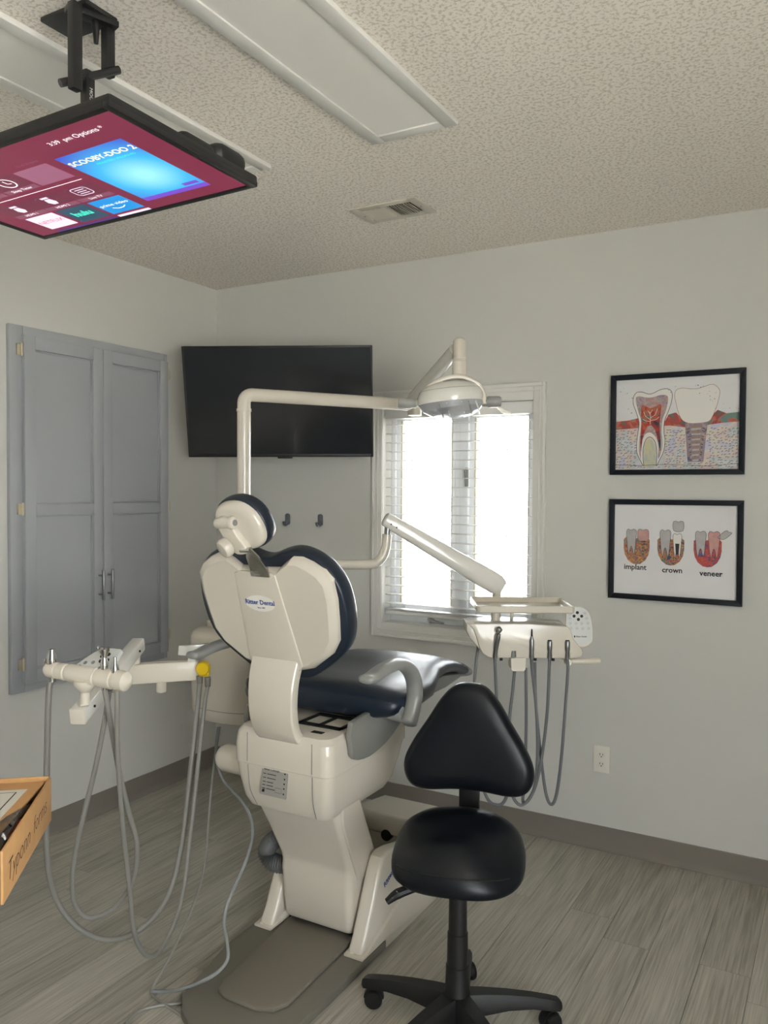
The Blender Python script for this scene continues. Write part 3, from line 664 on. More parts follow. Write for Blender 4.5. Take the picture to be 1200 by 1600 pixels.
# hanging mount: two upright bars, one lower bar, ceiling plate
pA, pB, pC = (1.491, -2.160, 2.367), (1.489, -2.067, 2.436), (1.481, -2.118, 2.413)
lb = [pC[0], pC[1]]
m1 = obj('mount_bar', b2(pA[0]-0.0105, pA[0]+0.0105, pA[1]-0.0125, pA[1]+0.0125, pA[2]-0.004, H-0.012, 0.003), BLACKM, ct)
m2 = obj('mount_bar', b2(pB[0]-0.0105, pB[0]+0.0105, pB[1]-0.0125, pB[1]+0.0125, pB[2]-0.004, H-0.012, 0.003), BLACKM, ct)
m3 = obj('mount_bar', b2(pC[0]-0.0105, pC[0]+0.0105, pC[1]-0.0125, pC[1]+0.0125, 2.235, pC[2]+0.012, 0.003), BLACKM, ct)
obj('mount_pin', cyl((pA[0]-0.03, pA[1]-0.015, pA[2]+0.012), (pB[0]+0.022, pB[1]+0.012, pB[2]+0.012), 0.009, seg=14), BLACKM, ct)
obj('mount_plate', b2(pC[0]-0.12, pC[0]+0.03, pC[1]-0.03, pC[1]+0.06, H-0.012, H-0.0005, 0.003), BLACKM, ct)
obj('screen_plate', b2(pC[0]-0.08, pC[0]+0.08, pC[1]-0.08, pC[1]+0.08, 2.226, 2.24, 0.002), BLACKM, ct)
obj('release_clip', tube([(pC[0]+0.005, pC[1]+0.01, H-0.014), (pC[0]+0.012, pC[1]+0.012, H-0.035), (pC[0]+0.014, pC[1]+0.012, H-0.075)], [0.004, 0.009, 0.005], 8), BLACKM, ct)
obj('mount_bracket', bar((pA[0]-0.02, pA[1]-0.005, H-0.018), (pB[0]+0.016, pB[1]+0.01, H-0.018), 0.03, 0.014, 0.002), BLACKM, ct)
text('MOUNT-IT!', 0.012, frame((pC[0]+0.0108, pC[1]+0.0, 2.355), (0, 0, -1), (0, 1, 0)), TRIMW, ct, 'lettering')

# ================================================================== dental chair
XC = 1.47
ch = thing('dental_chair', 'white dental chair with navy upholstery on a taupe base plate', 'dental chair', (XC, -1.15, 0))
def ch_xz(y): return frame((XC, y, 0), (1, 0, 0), (0, 0, 1))
IZ = Matrix.Translation((0, 0, 0))
# base plate and raised tread
plate = [(1.685, -1.10), (1.685, -1.62), (1.66, -1.72), (1.58, -1.775), (1.48, -1.765), (1.36, -1.70), (1.31, -1.64), (1.25, -1.38), (1.25, -1.10)]
obj('base_plate', prism(plate, IZ, 0.0008, 0.03, 0.004), MATBASE, ch)
tread = [(1.60, -1.15), (1.615, -1.54), (1.595, -1.585), (1.55, -1.605), (1.44, -1.605), (1.40, -1.59), (1.385, -1.55), (1.34, -1.15)]
obj('foot_tread', prism(tread, IZ, 0.03, 0.045, 0.005), RUBBER, ch)
obj('pivot_gap', b2(1.335, 1.605, -1.15, -1.0, 0.03, 0.075), DARK, ch, sm=0)
# white side covers of the base
def side_cover(x0, x1, lab=None):
    pts = [(-1.232, 0.032), (-1.228, 0.05), (-1.205, 0.085), (-1.165, 0.17), (-1.118, 0.27), (-1.10, 0.298), (-1.07, 0.308), (-1.02, 0.302), (-0.95, 0.285), (-0.70, 0.25), (-0.66, 0.22), (-0.65, 0.05)]
    M = frame((x0, 0, 0), (0, 1, 0), (0, 0, 1))
    o_ = obj('base_cover', prism(pts, M, 0, x1-x0, 0.016, 3), WHITE, ch)
    return o_
cr_ = side_cover(1.618, 1.672); cl_ = side_cover(1.268, 1.322)
for c_, xa, xb in ((cr_, 1.612, 1.684), (cl_, 1.256, 1.328)):
    obj('cover_flange', prism([(-1.245, 0.0305), (-1.098, 0.0305), (-1.098, 0.001), (-0.65, 0.001), (-0.65, 0.21), (-0.75, 0.20), (-0.95, 0.135), (-1.19, 0.048), (-1.215, 0.040), (-1.245, 0.038)], frame((xa, 0, 0), (0, 1, 0), (0, 0, 1)), 0, xb-xa, 0.006), WHITE, c_)
    obj('screw_recess', cyl(((xa+xb)/2-0.012, -1.232, 0.038), ((xa+xb)/2-0.012, -1.232, 0.0405), 0.006, seg=12), CREAM, c_)
text('Ritter Dental', 0.026, frame((1.6728, -1.03, 0.232), (0, 0.90, 0.42), (0, -0.42, 0.90)), BLUE, cr_, 'lettering', bold=0.0006)
# lifting column
def crect(z, y0, y1, hw, r, n=4):
    return [V(XC+x, (y0+y1)/2+y, z) for x, y in rrect(2*hw, y1-y0, r, n)]
col = [crect(0.062, -1.178, -0.98, 0.130, 0.02), crect(0.075, -1.186, -0.98, 0.134, 0.022), crect(0.16, -1.20, -0.99, 0.136, 0.024), crect(0.232, -1.205, -1.0, 0.138, 0.024),
       crect(0.262, -1.202, -1.01, 0.139, 0.024), crect(0.285, -1.206, -1.03, 0.140, 0.022), crect(0.40, -1.262, -1.10, 0.150, 0.02), crect(0.50, -1.315, -1.16, 0.160, 0.02), crect(0.53, -1.325, -1.18, 0.160, 0.02)]
co = obj('lift_column', loft(col), WHITE, ch, sm=0.5)
sd = [(-1.295, 0.53), (-1.28, 0.46), (-1.155, 0.232), (-1.09, 0.232), (-1.085, 0.30), (-1.185, 0.50), (-1.20, 0.53)]
def chw(z_): return 0.139+max(0.0, z_-0.262)*0.0882
sdr = [[V(XC+chw(z_)+o_, y_, z_) for y_, z_ in sd] for o_ in (-0.02, 0.002, 0.005)]
sdc = V(0, sum(y_ for y_, _ in sd)/len(sd), sum(z_ for _, z_ in sd)/len(sd))
sdr[2] = [V(p_.x, sdc.y+(p_.y-sdc.y)*0.95, sdc.z+(p_.z-sdc.z)*0.985) for p_ in sdr[2]]
obj('column_side_cover', loft(sdr), WHITE, ch, sm=0.4)
# upper housing, two shells
def hring(z, y0, y1, x0, x1, r=0.035): return [V((x0+x1)/2+x, (y0+y1)/2+y, z) for x, y in rrect(x1-x0, y1-y0, r, 5)]
lo = [hring(0.488, -1.335, -1.0, 1.33, 1.605), hring(0.50, -1.362, -0.99, 1.318, 1.628), hring(0.53, -1.378, -0.97, 1.308, 1.645), hring(0.60, -1.392, -0.93, 1.296, 1.652), hring(0.642, -1.396, -0.91, 1.291, 1.655)]
obj('housing_lower', loft(lo), WHITE, ch, sm=0.5)
up_ = [hring(0.6435, -1.398, -0.90, 1.289, 1.657), hring(0.70, -1.399, -0.90, 1.289, 1.657), hring(0.735, -1.394, -0.90, 1.293, 1.652), hring(0.752, -1.382, -0.90, 1.303, 1.640), hring(0.760, -1.36, -0.92, 1.32, 1.62)]
hu = obj('housing_upper', loft(up_), WHITE, ch, sm=0.5)
obj('slot_panel', merge(b2(1.56, 1.60, -1.355, -1.335, 0.7598, 0.7612), *[b2(1.47, 1.63, yy, yy+0.022, 0.7605, 0.7645) for yy in (-1.30, -1.19)], *[b2(xx, xx+0.012, -1.30, -1.17, 0.7605, 0.7645) for xx in (1.47, 1.54, 1.618)]), DARK, hu, sm=0)
for xs in (1.352, 1.596):
    obj('seam', tube([(xs, -1.3995, 0.74), (xs, -1.4000, 0.65)], 0.0009, 6, smooth=False), GREYP, hu)
    obj('seam', tube([(xs, -1.3972, 0.64), (xs+(0.004 if xs < XC else -0.002), -1.390, 0.56), (xs+(0.014 if xs < XC else -0.006), -1.366, 0.503)], 0.0009, 6), GREYP, hu)
obj('motor_cover', lathe([(0.0, 0), (0.02, 0.002), (0.036, 0.010), (0.046, 0.03), (0.048, 0.16)], (1.143, -1.285, 0.598), (1, 0, 0)), WHITE, ch)
# rating plate
MP = frame((1.457, -1.3985, 0.602), (1, 0, 0), (0, 0.13, 0.99))
rp_ = obj('rating_plate', prism(rrect(0.098, 0.088, 0.002), MP, 0.0, 0.0012), LABELS, ch, sm=0)
text('Ritter Concept', 0.0095, MP @ Matrix.Translation((-0.012, 0.034, 0.0016)), INK, rp_)
rr = random.Random(2)
for i, yy in enumerate((0.02, 0.008, -0.004, -0.014, -0.024)):
    obj('small_print', merge(*[flat([(a, yy-.0011), (a+l, yy-.0011), (a+l, yy+.0011), (a, yy+.0011)], MP, 0.0016) for a, l in ((-0.044, 0.012), (-0.028, 0.030+rr.uniform(-.006, .004)))]), INK, rp_, sm=0)
obj('box_mark', tri_strip([(0.006, -.03), (0.03, -.03), (0.03, -.016), (0.006, -.016)], MP, .001, 0, .0016, True), INK, rp_, sm=0)
obj('factory_mark', flat([(-.044, -.036), (-.034, -.036), (-.034, -.024), (-.037, -.028), (-.040, -.026), (-.044, -.031)], MP, .0016), INK, rp_, sm=0)
for yy in (0.03, 0.014, 0.0, -0.014, -0.03): obj('symbol_mark', flat([(0.038+x, yy+y) for x, y in ell(.003, .003, 6)], MP, .0016), INK, rp_, sm=0)
# seat and leg rest: cross-sections along y
def seat_ring(y, hw, zt, th, dip=0.012, n=14, e=3.2):
    pts = []
    for i in range(2*n):
        t = 2*PI*i/(2*n); c, s = math.cos(t), math.sin(t)
        x = hw*math.copysign(abs(c)**(2/e), c); z = th/2*math.copysign(abs(s)**(2/2.6), s)
        zz = zt-th/2+z
        if s > 0: zz -= dip*(1-(x/hw)**2)
        pts.append(V(XC+x, y, zz))
    return pts
seat = [seat_ring(-1.205, 0.20, 0.838, 0.03, 0), seat_ring(-1.20, 0.280, 0.862, 0.078, 0.004), seat_ring(-1.18, 0.303, 0.878, 0.106, 0.008), seat_ring(-1.12, 0.312, 0.886, 0.118), seat_ring(-1.02, 0.310, 0.884, 0.118),
        seat_ring(-0.92, 0.296, 0.880, 0.112), seat_ring(-0.84, 0.268, 0.884, 0.105, 0.008), seat_ring(-0.76, 0.240, 0.890, 0.095, 0.004), seat_ring(-0.66, 0.224, 0.882, 0.082, 0.003), seat_ring(-0.56, 0.212, 0.862, 0.070, 0.002), seat_ring(-0.46, 0.200, 0.833, 0.062, 0.002), seat_ring(-0.37, 0.186, 0.800, 0.056, 0.002), seat_ring(-0.34, 0.176, 0.786, 0.046, 0.001), seat_ring(-0.332, 0.15, 0.772, 0.02, 0)]
obj('seat_cushion', loft(seat), VINYL, ch, sm=1.2)
obj('toe_cover', loft([seat_ring(-0.40, 0.195, 0.814, 0.064, 0), seat_ring(-0.36, 0.189, 0.799, 0.064, 0), seat_ring(-0.325, 0.178, 0.783, 0.054, 0), seat_ring(-0.315, 0.15, 0.768, 0.024, 0)]), mat('toe_cover_grey', (120, 126, 132), 0.25, coat=0.3), ch, sm=1.2)
obj('seat_pan', loft([hring(0.757, -1.14, -0.75, 1.29, 1.645, 0.05), hring(0.80, -1.14, -0.70, 1.28, 1.65, 0.05)]), BLACKP, ch, sm=0.5)
lp = [(-0.95, 0.745), (-0.93, 0.79), (-0.60, 0.797), (-0.45, 0.775), (-0.44, 0.758), (-0.58, 0.745)]
obj('leg_pan', prism(lp, frame((1.30, 0, 0), (0, 1, 0), (0, 0, 1)), 0, 0.35, 0.008), GREYP, ch)
# grey skirts either side of the seat
sk = [(-1.30, 0.792), (-1.302, 0.71), (-1.295, 0.684), (-1.265, 0.668), (-1.20, 0.660), (-1.13, 0.668), (-1.05, 0.69), (-0.97, 0.735), (-0.93, 0.785), (-0.95, 0.80), (-1.12, 0.80)]
for x0 in (1.657, 1.262): obj('seat_skirt', prism(smooth2(sk, 2), frame((x0, 0, 0), (0, 1, 0), (0, 0, 1)), 0, 0.022, 0.006), GREYP, ch)
# armrests
def armrest(sx):
    X0 = XC+sx*0.325
    path = [(X0, -1.430, 0.964), (X0, -1.395, 0.962), (X0, -1.33, 0.972), (X0, -1.25, 0.975), (X0+sx*0.003, -1.185, 0.955), (X0+sx*0.004, -1.14, 0.91), (X0+sx*0.004, -1.13, 0.855), (X0, -1.145, 0.80), (X0, -1.165, 0.770)]
    if sx < 0: path = [(x, y+0.10*max(0.0, i-2)/6, z) for i, (x, y, z) in enumerate(path)]
    P = spline(path, 6); n = len(P); rings = []
    for i, p in enumerate(P):
        t = (P[min(i+1, n-1)]-P[max(i-1, 0)]).normalized(); b = Vector((1, 0, 0)); nn = t.cross(b)
        f = i/(n-1); wx = 0.027-0.004*abs(f-0.3); wz = 0.0125+0.012*f
        if i == 0: wx *= 0.55; wz *= 0.55
        if i == 1: wx *= 0.92; wz *= 0.92
        if i == n-1: wx *= 0.7; wz *= 0.7
        rings.append([p+b*x+nn*y for x, y in ell(wx, wz, 16, 2.5)])
    a = obj('armrest', loft(rings), GREYARM, ch, sm=1.0)
    obj('armrest_pivot', cyl((X0-sx*0.12, -1.15, 0.80), (X0-sx*0.02, -1.15, 0.80), 0.024, 0.03, 18), GREYARM, a)
armrest(1); armrest(-1)
# backrest: plane leaning away from the seat
BO = V(XC, -1.395, 0.955); BU = V(0, -0.2998, 0.954)
MB = frame(BO, (1, 0, 0), BU)          # normal of this frame points to the rear (-y)
if (MB.to_3x3() @ V(0, 0, 1)).y > 0: raise RuntimeError('frame')
cush = smooth2(mirror([(0, .352), (.03, .356), (.08, .374), (.13, .380), (.19, .360), (.235, .325), (.265, .265), (.272, .18), (.256, .10), (.215, .045), (.11, -.03), (.05, -.042), (0, -.043)]), 4)
def scaled(pts, k, cx=0, cy=.17): return [(cx+(x-cx)*k, cy+(y-cy)*k) for x, y in pts]
def ring3(M, pts, d, k=1.0): return [M @ V(x, y, d) for x, y in scaled(pts, k)]
obj('back_cushion', loft([ring3(MB, cush, d, k) for d, k in ((-0.018, 0.97), (-0.022, 0.985), (-0.032, 0.998), (-0.048, 1.0), (-0.068, 0.992), (-0.082, 0.965), (-0.09, 0.90), (-0.094, 0.6))]), VINYL, ch, sm=1.0)
shell = mirror([(0, .325), (.07, .328), (.096, .348), (.122, .364), (.155, .364), (.19, .350), (.225, .328), (.246, .30), (.250, .24), (.243, .17), (.234, .11), (.205, .065), (.128, .008), (.088, -.003), (0, -.004)])
def shring(d, k, dy=0.0): return [MB @ V(x, y, d) for x, y in scaled(shell, k, 0, .17)]
bs = obj('back_shell', loft([shring(-0.022, 1.0), shring(-0.014, 0.998), shring(-0.007, 0.985), shring(0.004, 0.93), shring(0.008, 0.90)]), WHITE, ch, sm=0.45)
# raised centre spine of the shell, widening downwards
spine = [(-.070, .318), (.045, .318), (.062, .312), (.10, .02), (.085, .004), (-.085, .004), (-.098, .02), (-.088, .312)]
obj('spine_panel', prism(spine, MB, 0.0, 0.0115, 0.0035, 3), WHITE, bs)
oval = [(x-.012, y+.218) for x, y in ell(.055, .026, 36)]
lg = obj('logo_oval', prism(oval, MB, 0.011, 0.0120), WHITE2, bs, sm=0)
text('Ritter Dental', 0.0205, MB @ Matrix.Translation((-.012, .221, .0124)), BLUE, lg, 'logo_text', bold=0.0005)
text('Since 1887', 0.0065, MB @ Matrix.Translation((-.010, .204, .0124)), BLUE, lg, 'logo_text')
# curved bracket joining housing and backrest
br = []
for i, (y, z, hw) in enumerate([(-1.345, 0.72, 0.078), (-1.392, 0.752, 0.0785), (-1.416, 0.80, 0.079), (-1.423, 0.86, 0.080), (-1.418, 0.92, 0.084), (-1.406, 0.96, 0.088), (-1.398, 0.985, 0.088)]):
    br.append((y, z, hw))
P = spline([(0, y, z) for y, z, _ in br], 5); rings = []
for i, p in enumerate(P):
    t = (P[min(i+1, len(P)-1)]-P[max(i-1, 0)]).normalized(); nn = V(1, 0, 0).cross(t)
    hw = 0.078+0.010*i/(len(P)-1)
    rings.append([V(XC-0.002, 0, 0)+p+V(1, 0, 0)*x+nn*y for x, y in rrect(2*hw, 0.036, 0.008, 3)])
obj('back_bracket', loft(rings), WHITE, ch, sm=0.5)
# headrest
HO = V(1.452, -1.551, 1.396); HU = V(-0.12, -0.42, 0.90).normalized()
MH_ = frame(HO, (1, -0.05, 0.1), HU)
he = [(x+0.012*(-y/.11), y) for x, y in ell(.087, .082, 32, 2.25)]
def hrr(d, k, dx=0.0): return [MH_ @ V(x*k+dx, y*k, d) for x, y in he]
obj('headrest_cushion', loft([hrr(-0.002, 0.95), hrr(-0.006, 0.985), hrr(-0.014, 1.0), hrr(-0.030, 1.0), hrr(-0.043, 0.97), hrr(-0.051, 0.88), hrr(-0.055, 0.55)]), VINYL, ch, sm=1.0)
hs = obj('headrest_shell', loft([hrr(-0.008, 0.945), hrr(0.003, 0.94), hrr(0.011, 0.91), hrr(0.017, 0.84), hrr(0.020, 0.6)]), WHITE, ch, sm=0.8)
def hp(x, y, d): return MH_ @ V(x*0.80, y*0.84, d*0.9)
obj('pivot_barrel', merge(cyl(hp(-0.072, 0.030, 0.035), hp(0.0, 0.026, 0.035), 0.016, 0.016, 20, 0.003), cyl(hp(-0.006, 0.026, 0.035), hp(0.012, 0.025, 0.035), 0.020, 0.018, 20, 0.003)), WHITE, hs)
obj('pivot_cap', cyl(hp(0.012, 0.025, 0.035), hp(0.0150, 0.025, 0.035), 0.009, 0.009, 16), GREYP, hs)
arm = [(-0.065, 0.045), (-0.02, 0.045), (0.0, 0.02), (0.008, -0.02), (0.028, -0.062), (0.026, -0.085), (0.0, -0.092), (-0.035, -0.085), (-0.05, -0.05), (-0.062, -0.01)]
obj('headrest_link', prism([(x*.8, y*.84) for x, y in smooth2(arm, 3)], MH_, 0.016, 0.042, 0.006, 3), WHITE, hs)
obj('lock_knob', lathe([(0.0, 0.0), (0.026, 0.0), (0.029, 0.006), (0.029, 0.020), (0.025, 0.026), (0.018, 0.028), (0.0, 0.0285)], hp(-0.047, -0.052, 0.045), MH_.to_3x3() @ V(-0.35, -0.1, 0.9)), WHITE, hs)
obj('pin', cyl(hp(-0.005, -0.075, 0.040), hp(0.040, -0.078, 0.040), 0.008, 0.008, 14), CHROME, hs)
pe = hp(0.022, -0.078, 0.040); pb = MB @ V(0.012, .320, 0.012)
MS = frame(pb, (1, 0, 0), pe-pb)
sl = (pe-pb).length
obj('support_plate', merge(prism([(-0.034, -0.008), (0.034, -0.008), (0.026, sl*0.75), (0.012, sl*1.1), (-0.004, sl*1.05), (-0.02, sl*0.7)], MS, -0.003, 0.003, 0.001), prism([(-0.034, -0.012), (0.034, -0.012), (0.034, 0.02), (-0.034, 0.02)], MB @ Matrix.Translation((0.012, .318, .011)), 0.0, 0.006, 0.002)), CHROME, ch)
# junction box under the foot end
jb = obj('junction_box', loft([[V(x, y, z) for x, y in pts] for z, pts in [(0.002, [(1.31, -0.635), (1.60, -0.635), (1.60, -0.46), (1.31, -0.46)]), (0.15, [(1.305, -0.63), (1.60, -0.63), (1.60, -0.46), (1.305, -0.46)])]]), WHITE, ch, sm=0)
lid = [(1.276, -0.642), (1.60, -0.655), (1.60, -0.475), (1.325, -0.475)]
obj('junction_lid', prism(lid, IZ, 0.155, 0.242, 0.014, 3), WHITE, ch)
obj('cable_grommet', cyl((1.43, -0.652, 0.155), (1.43, -0.625, 0.155), 0.022, seg=18), BLACKP, ch)
# corrugated drain hose behind the column
def corr(path, r, n):
    P = spline(path, 14); out = []; rad = []
    for i, p in enumerate(P): out.append(p); rad.append(r*(1.0 if i % 2 else 0.8))
    bm_path = out
    return tube(bm_path, rad, 14, smooth=False)
ho = corr([(1.334, -1.141, 0.327), (1.271, -1.155, 0.291), (1.238, -1.152, 0.243), (1.264, -1.150, 0.210), (1.336, -1.143, 0.213)], 0.032, 12)
tag(obj('drain_hose', ho, mat('corrugated_grey', (92, 93, 92), 0.45), None, sm=0.3), 'grey corrugated drain hose looping behind the chair column', 'hose')

# ================================================================== utility unit, arms and lamp on the far side
UX, UY = 0.93, -0.902
ut = thing('utility_unit', 'white rounded utility column between the chair and the cabinet wall', 'dental unit', (UX, UY, 0))
def uring(z, k, e=2.6): return [V(UX+x*k, UY+y*k, z) for x, y in ell(0.19, 0.185, 36, e)]
ub = obj('body', loft([uring(0.628, 0.93), uring(0.632, 0.955), uring(0.66, 0.965), uring(0.90, 1.0), uring(0.935, 0.99), uring(0.952, 0.95), uring(0.962, 0.86), uring(0.966, 0.5)]), WHITE, ut, sm=0.9)
obj('lid', lathe([(0, 0), (0.05, 0), (0.052, 0.006), (0.052, 0.02), (0.047, 0.026), (0, 0.027)], (UX-0.085, UY-0.04, 0.963)), WHITE, ut)
obj('seam', loft([uring(0.672, 0.9685), uring(0.6745, 0.9688)], cap=False), GREYP, ut)
obj('mount_arm', b2(1.05, 1.30, -1.02, -0.86, 0.665, 0.735, 0.01), CREAM, ut)
# yellow fitting with its two sockets
yf = V(*(0.970, -1.175, 0.853))
obj('hose_fitting', merge(lathe([(0.0, 0), (0.021, 0.0), (0.024, 0.006), (0.024, 0.03), (0, 0.03)], yf+V(0.012, -0.02, 0.004), (-0.49, 0.87, 0)), bar(yf+V(-0.01, -0.008, -0.012), yf+V(0.022, 0.008, -0.014), 0.026, 0.026, 0.005)), YEL, ut)
so1 = V(*(0.962, -1.186, 0.829)); so2 = V(*(0.994, -1.180, 0.827))
obj('hose_socket', cyl(so1, so1+V(0.0, 0, -0.028), 0.0115, 0.0105, 16, 0.001), CONN, ut); obj('hose_socket', cyl(so2, so2+V(0, 0, -0.034), 0.0115, 0.0105, 16, 0.001), CONN, ut)
# short bar at the head of the unit
obj('cup_bar', bar((0.996, -1.313, 0.944), (0.962, -1.126, 0.920), 0.03, 0.034, 0.004), WHITE2, ut)
obj('cup_bar_pivot', cyl((0.985, -1.250, 0.934), (0.986, -1.251, 0.894), 0.014, 0.014, 16), WHITE2, ut)
# assistant arm
aa = thing('assistant_arm', 'white jointed arm carrying the suction holder at the left', 'instrument arm', (0.769, -1.296, 0.841))
obj('horizontal_arm', bar((0.938, -1.159, 0.844), (0.715, -1.332, 0.833), 0.045, 0.072, 0.008), CREAM, aa)
obj('arm_stop', bar((0.836, -1.247, 0.807), (0.837, -1.248, 0.766), 0.025, 0.03, 0.005), CREAM, aa)
f0, f1 = V(*(0.771, -1.291, 0.942)), V(*(1.001, -1.751, 0.824))
obj('diagonal_arm', bar(f1, f0, 0.046, 0.050, 0.007), WHITE2, aa)
obj('arm_end_cap', bar(f1+(f1-f0).normalized()*0.006, f1-(f1-f0).normalized()*0.004, 0.047, 0.051, 0.006), CREAM, aa)
for k in (0.12, 0.88): 
    pp = f1.lerp(f0, k); obj('bolt', cyl(pp+V(0.0185, 0.0105, 0)*1.05, pp+V(0.0225, 0.0130, 0)*1.05, 0.004, seg=10), DARK, aa)
obj('arm_pivot', cyl((0.768, -1.312, 0.879), (0.774, -1.319, 0.915), 0.022, 0.022, 18), CREAM, aa)
hA, hB = V(*(0.891, -1.763, 0.953)), V(*(1.170, -1.720, 0.941)); hd = (hB-hA).normalized()
hl = (hB-hA).length
hold = obj('holder_bar', lathe([(0.0, -0.016), (0.014, -0.013), (0.022, -0.002), (0.024, 0.01), (0.024, 0.03), (0.021, 0.032), (0.021, 0.036), (0.024, 0.038), (0.025, 0.065), (0.022, 0.068), (0.022, 0.074), (0.026, 0.078), (0.027, hl*0.62), (0.024, hl*0.63), (0.024, hl*0.66), (0.028, hl*0.67), (0.029, hl*0.83), (0.025, hl*0.84), (0.025, hl*0.87), (0.029, hl*0.88), (0.031, hl*0.93), (0.028, hl*0.99), (0.016, hl*1.03), (0, hl*1.045)], hA, hd), CREAM, aa, sm=0.5)
st_t = hA.lerp(hB, 0.47)
obj('holder_stem', merge(lathe([(0.0, 0), (0.0145, 0.0), (0.0145, 0.035), (0.024, 0.045), (0.032, 0.058), (0.032, 0.070), (0, 0.075)], st_t-V(0, 0, 0.085)), bar(st_t-V(0, 0, 0.078), f1.lerp(f0, 0.06)+V(0, 0, 0.02), 0.03, 0.027, 0.006)), CREAM, aa)
MK = frame(st_t+V(0.02, 0.018, 0.036), hd, V(-0.30, 0.62, 0.60))
kp = obj('keypad', prism(smooth2([(-.062, -.032), (-.03, -.04), (.05, -.03), (.062, -.01), (.062, .05), (.05, .06), (-.01, .05), (-.05, .0)], 3), MK, -0.018, 0.0, 0.005), PADGREY, aa)
for x, y in ((.012, .025), (.03, .034), (.018, .008), (.038, .014)): obj('button', prism([(x+a, y+b) for a, b in ell(.0065, .0065, 14)], MK, -0.001, 0.0012), INK, kp)
for x, y in ((-.03, -.005), (-.005, .0), (-.02, -.022), (.005, -.022), (.03, -.015), (-.042, -.02)): obj('button', prism([(x+a, y+b) for a, b in ell(.006, .006, 14)], MK, -0.001, 0.0008), GREYP, kp)

def instrument(name, label, cat, loc, group=None): return thing(name, label, cat, loc, group=group)
# suction tips and syringe standing in the holder, each with its hose
i1 = hA+hd*0.010
s1 = instrument('suction_tip', 'large chrome suction tip at the outer end of the left holder', 'suction tip', i1, 'left holder instruments')
obj('metal_body', lathe([(0.0, -0.035), (0.013, -0.035), (0.013, -0.005), (0.016, 0.0), (0.0165, 0.004), (0.0135, 0.008), (0.0155, 0.012), (0.0145, 0.035), (0.0105, 0.06), (0.0105, 0.062), (0.0065, 0.0625), (0.006, 0.05), (0, 0.05)], i1), CHROME, s1)
obj('thumb_lever', bar(i1+V(-0.02, -0.012, 0.012), i1+V(-0.018, -0.01, 0.034), 0.006, 0.008, 0.002), CHROME, s1)
obj('hose', tube([i1-V(0, 0, 0.03), (0.899, -1.772, 0.880), (0.890, -1.773, 0.657), (0.877, -1.765, 0.417), (0.882, -1.744, 0.262), (0.925, -1.700, 0.152), (0.976, -1.628, 0.088), (1.017, -1.535, 0.082), (1.035, -1.431, 0.138), (1.020, -1.344, 0.268), (0.986, -1.264, 0.478), (0.960, -1.197, 0.706), so1-V(0, 0, 0.024)], 0.0092, 12), GREYH, s1)
i2 = hA+hd*hl*0.72
s2 = instrument('air_water_syringe', 'chrome air and water syringe in the middle slot of the left holder', 'syringe', i2, 'left holder instruments')
obj('syringe_body', lathe([(0.0, -0.035), (0.009, -0.035), (0.009, 0.015), (0.0105, 0.03), (0.0115, 0.045), (0.0085, 0.058), (0.008, 0.066), (0.015, 0.078), (0.0155, 0.086), (0.011, 0.092), (0, 0.093)], i2), CHROME, s2)
obj('syringe_button', merge(cyl(i2+V(-0.014, -0.008, 0.088), i2+V(-0.017, -0.011, 0.093), 0.006, seg=10), cyl(i2+V(0.008, 0.004, 0.088), i2+V(0.011, 0.006, 0.093), 0.006, seg=10)), STEEL, s2)
obj('hose', tube([i2-V(0, 0, 0.03), (1.108, -1.735, 0.871), (1.107, -1.715, 0.772), (1.108, -1.685, 0.631), (1.110, -1.653, 0.514), (1.115, -1.630, 0.419), (1.092, -1.624, 0.303), (1.043, -1.655, 0.219), (0.987, -1.699, 0.192), (0.963, -1.733, 0.245), (0.964, -1.741, 0.350), (0.993, -1.731, 0.498), (1.031, -1.716, 0.655), (1.061, -1.706, 0.801), (1.081, -1.703, 0.902)], 0.0078, 12), GREYH, s2)
i3 = hA+hd*hl*0.855
s3_ = instrument('saliva_ejector', 'small pointed saliva ejector at the rounded end of the left holder', 'suction tip', i3, 'left holder instruments')
obj('metal_body', lathe([(0.0, -0.035), (0.009, -0.035), (0.009, 0.015), (0.0125, 0.022), (0.0115, 0.035), (0.0055, 0.06), (0.005, 0.066), (0, 0.066)], i3), CHROME, s3_)
obj('hose', tube([i3-V(0, 0, 0.03), (1.163, -1.749, 0.900), (1.150, -1.737, 0.766), (1.134, -1.707, 0.548), (1.122, -1.665, 0.298), (1.115, -1.639, 0.144), (1.123, -1.591, 0.059), (1.123, -1.522, 0.066), (1.103, -1.426, 0.160), (1.062, -1.340, 0.341), (1.020, -1.253, 0.571), (1.000, -1.202, 0.736), so2-V(0, 0, 0.03)], 0.0072, 12), GREYH, s3_)
# thin lines from the unit to the floor
tag(obj('air_line', tube([(0.996, -1.116, 0.632), (1.009, -1.157, 0.542), (1.050, -1.230, 0.412), (1.133, -1.349, 0.252), (1.181, -1.463, 0.165), (1.198, -1.571, 0.079), (1.211, -1.657, 0.030), (1.203, -1.660, 0.006), (1.259, -1.675, 0.005), (1.373, -1.696, 0.005), (1.504, -1.737, 0.005)], 0.0042, 8), GREYH, None), 'thin grey air line hanging straight to the floor beside the base plate', 'hose')
tag(obj('water_line', tube([(0.997, -1.127, 0.634), (1.019, -1.163, 0.545), (1.091, -1.205, 0.479), (1.216, -1.250, 0.437), (1.294, -1.299, 0.387), (1.327, -1.375, 0.318), (1.335, -1.465, 0.236), (1.349, -1.505, 0.188), (1.398, -1.547, 0.154), (1.420, -1.576, 0.123), (1.398, -1.618, 0.093), (1.302, -1.634, 0.036), (1.234, -1.634, 0.007), (1.198, -1.655, 0.007)], 0.0055, 10), CLEAR, None), 'clear water line curving past the chair housing to the floor', 'hose')
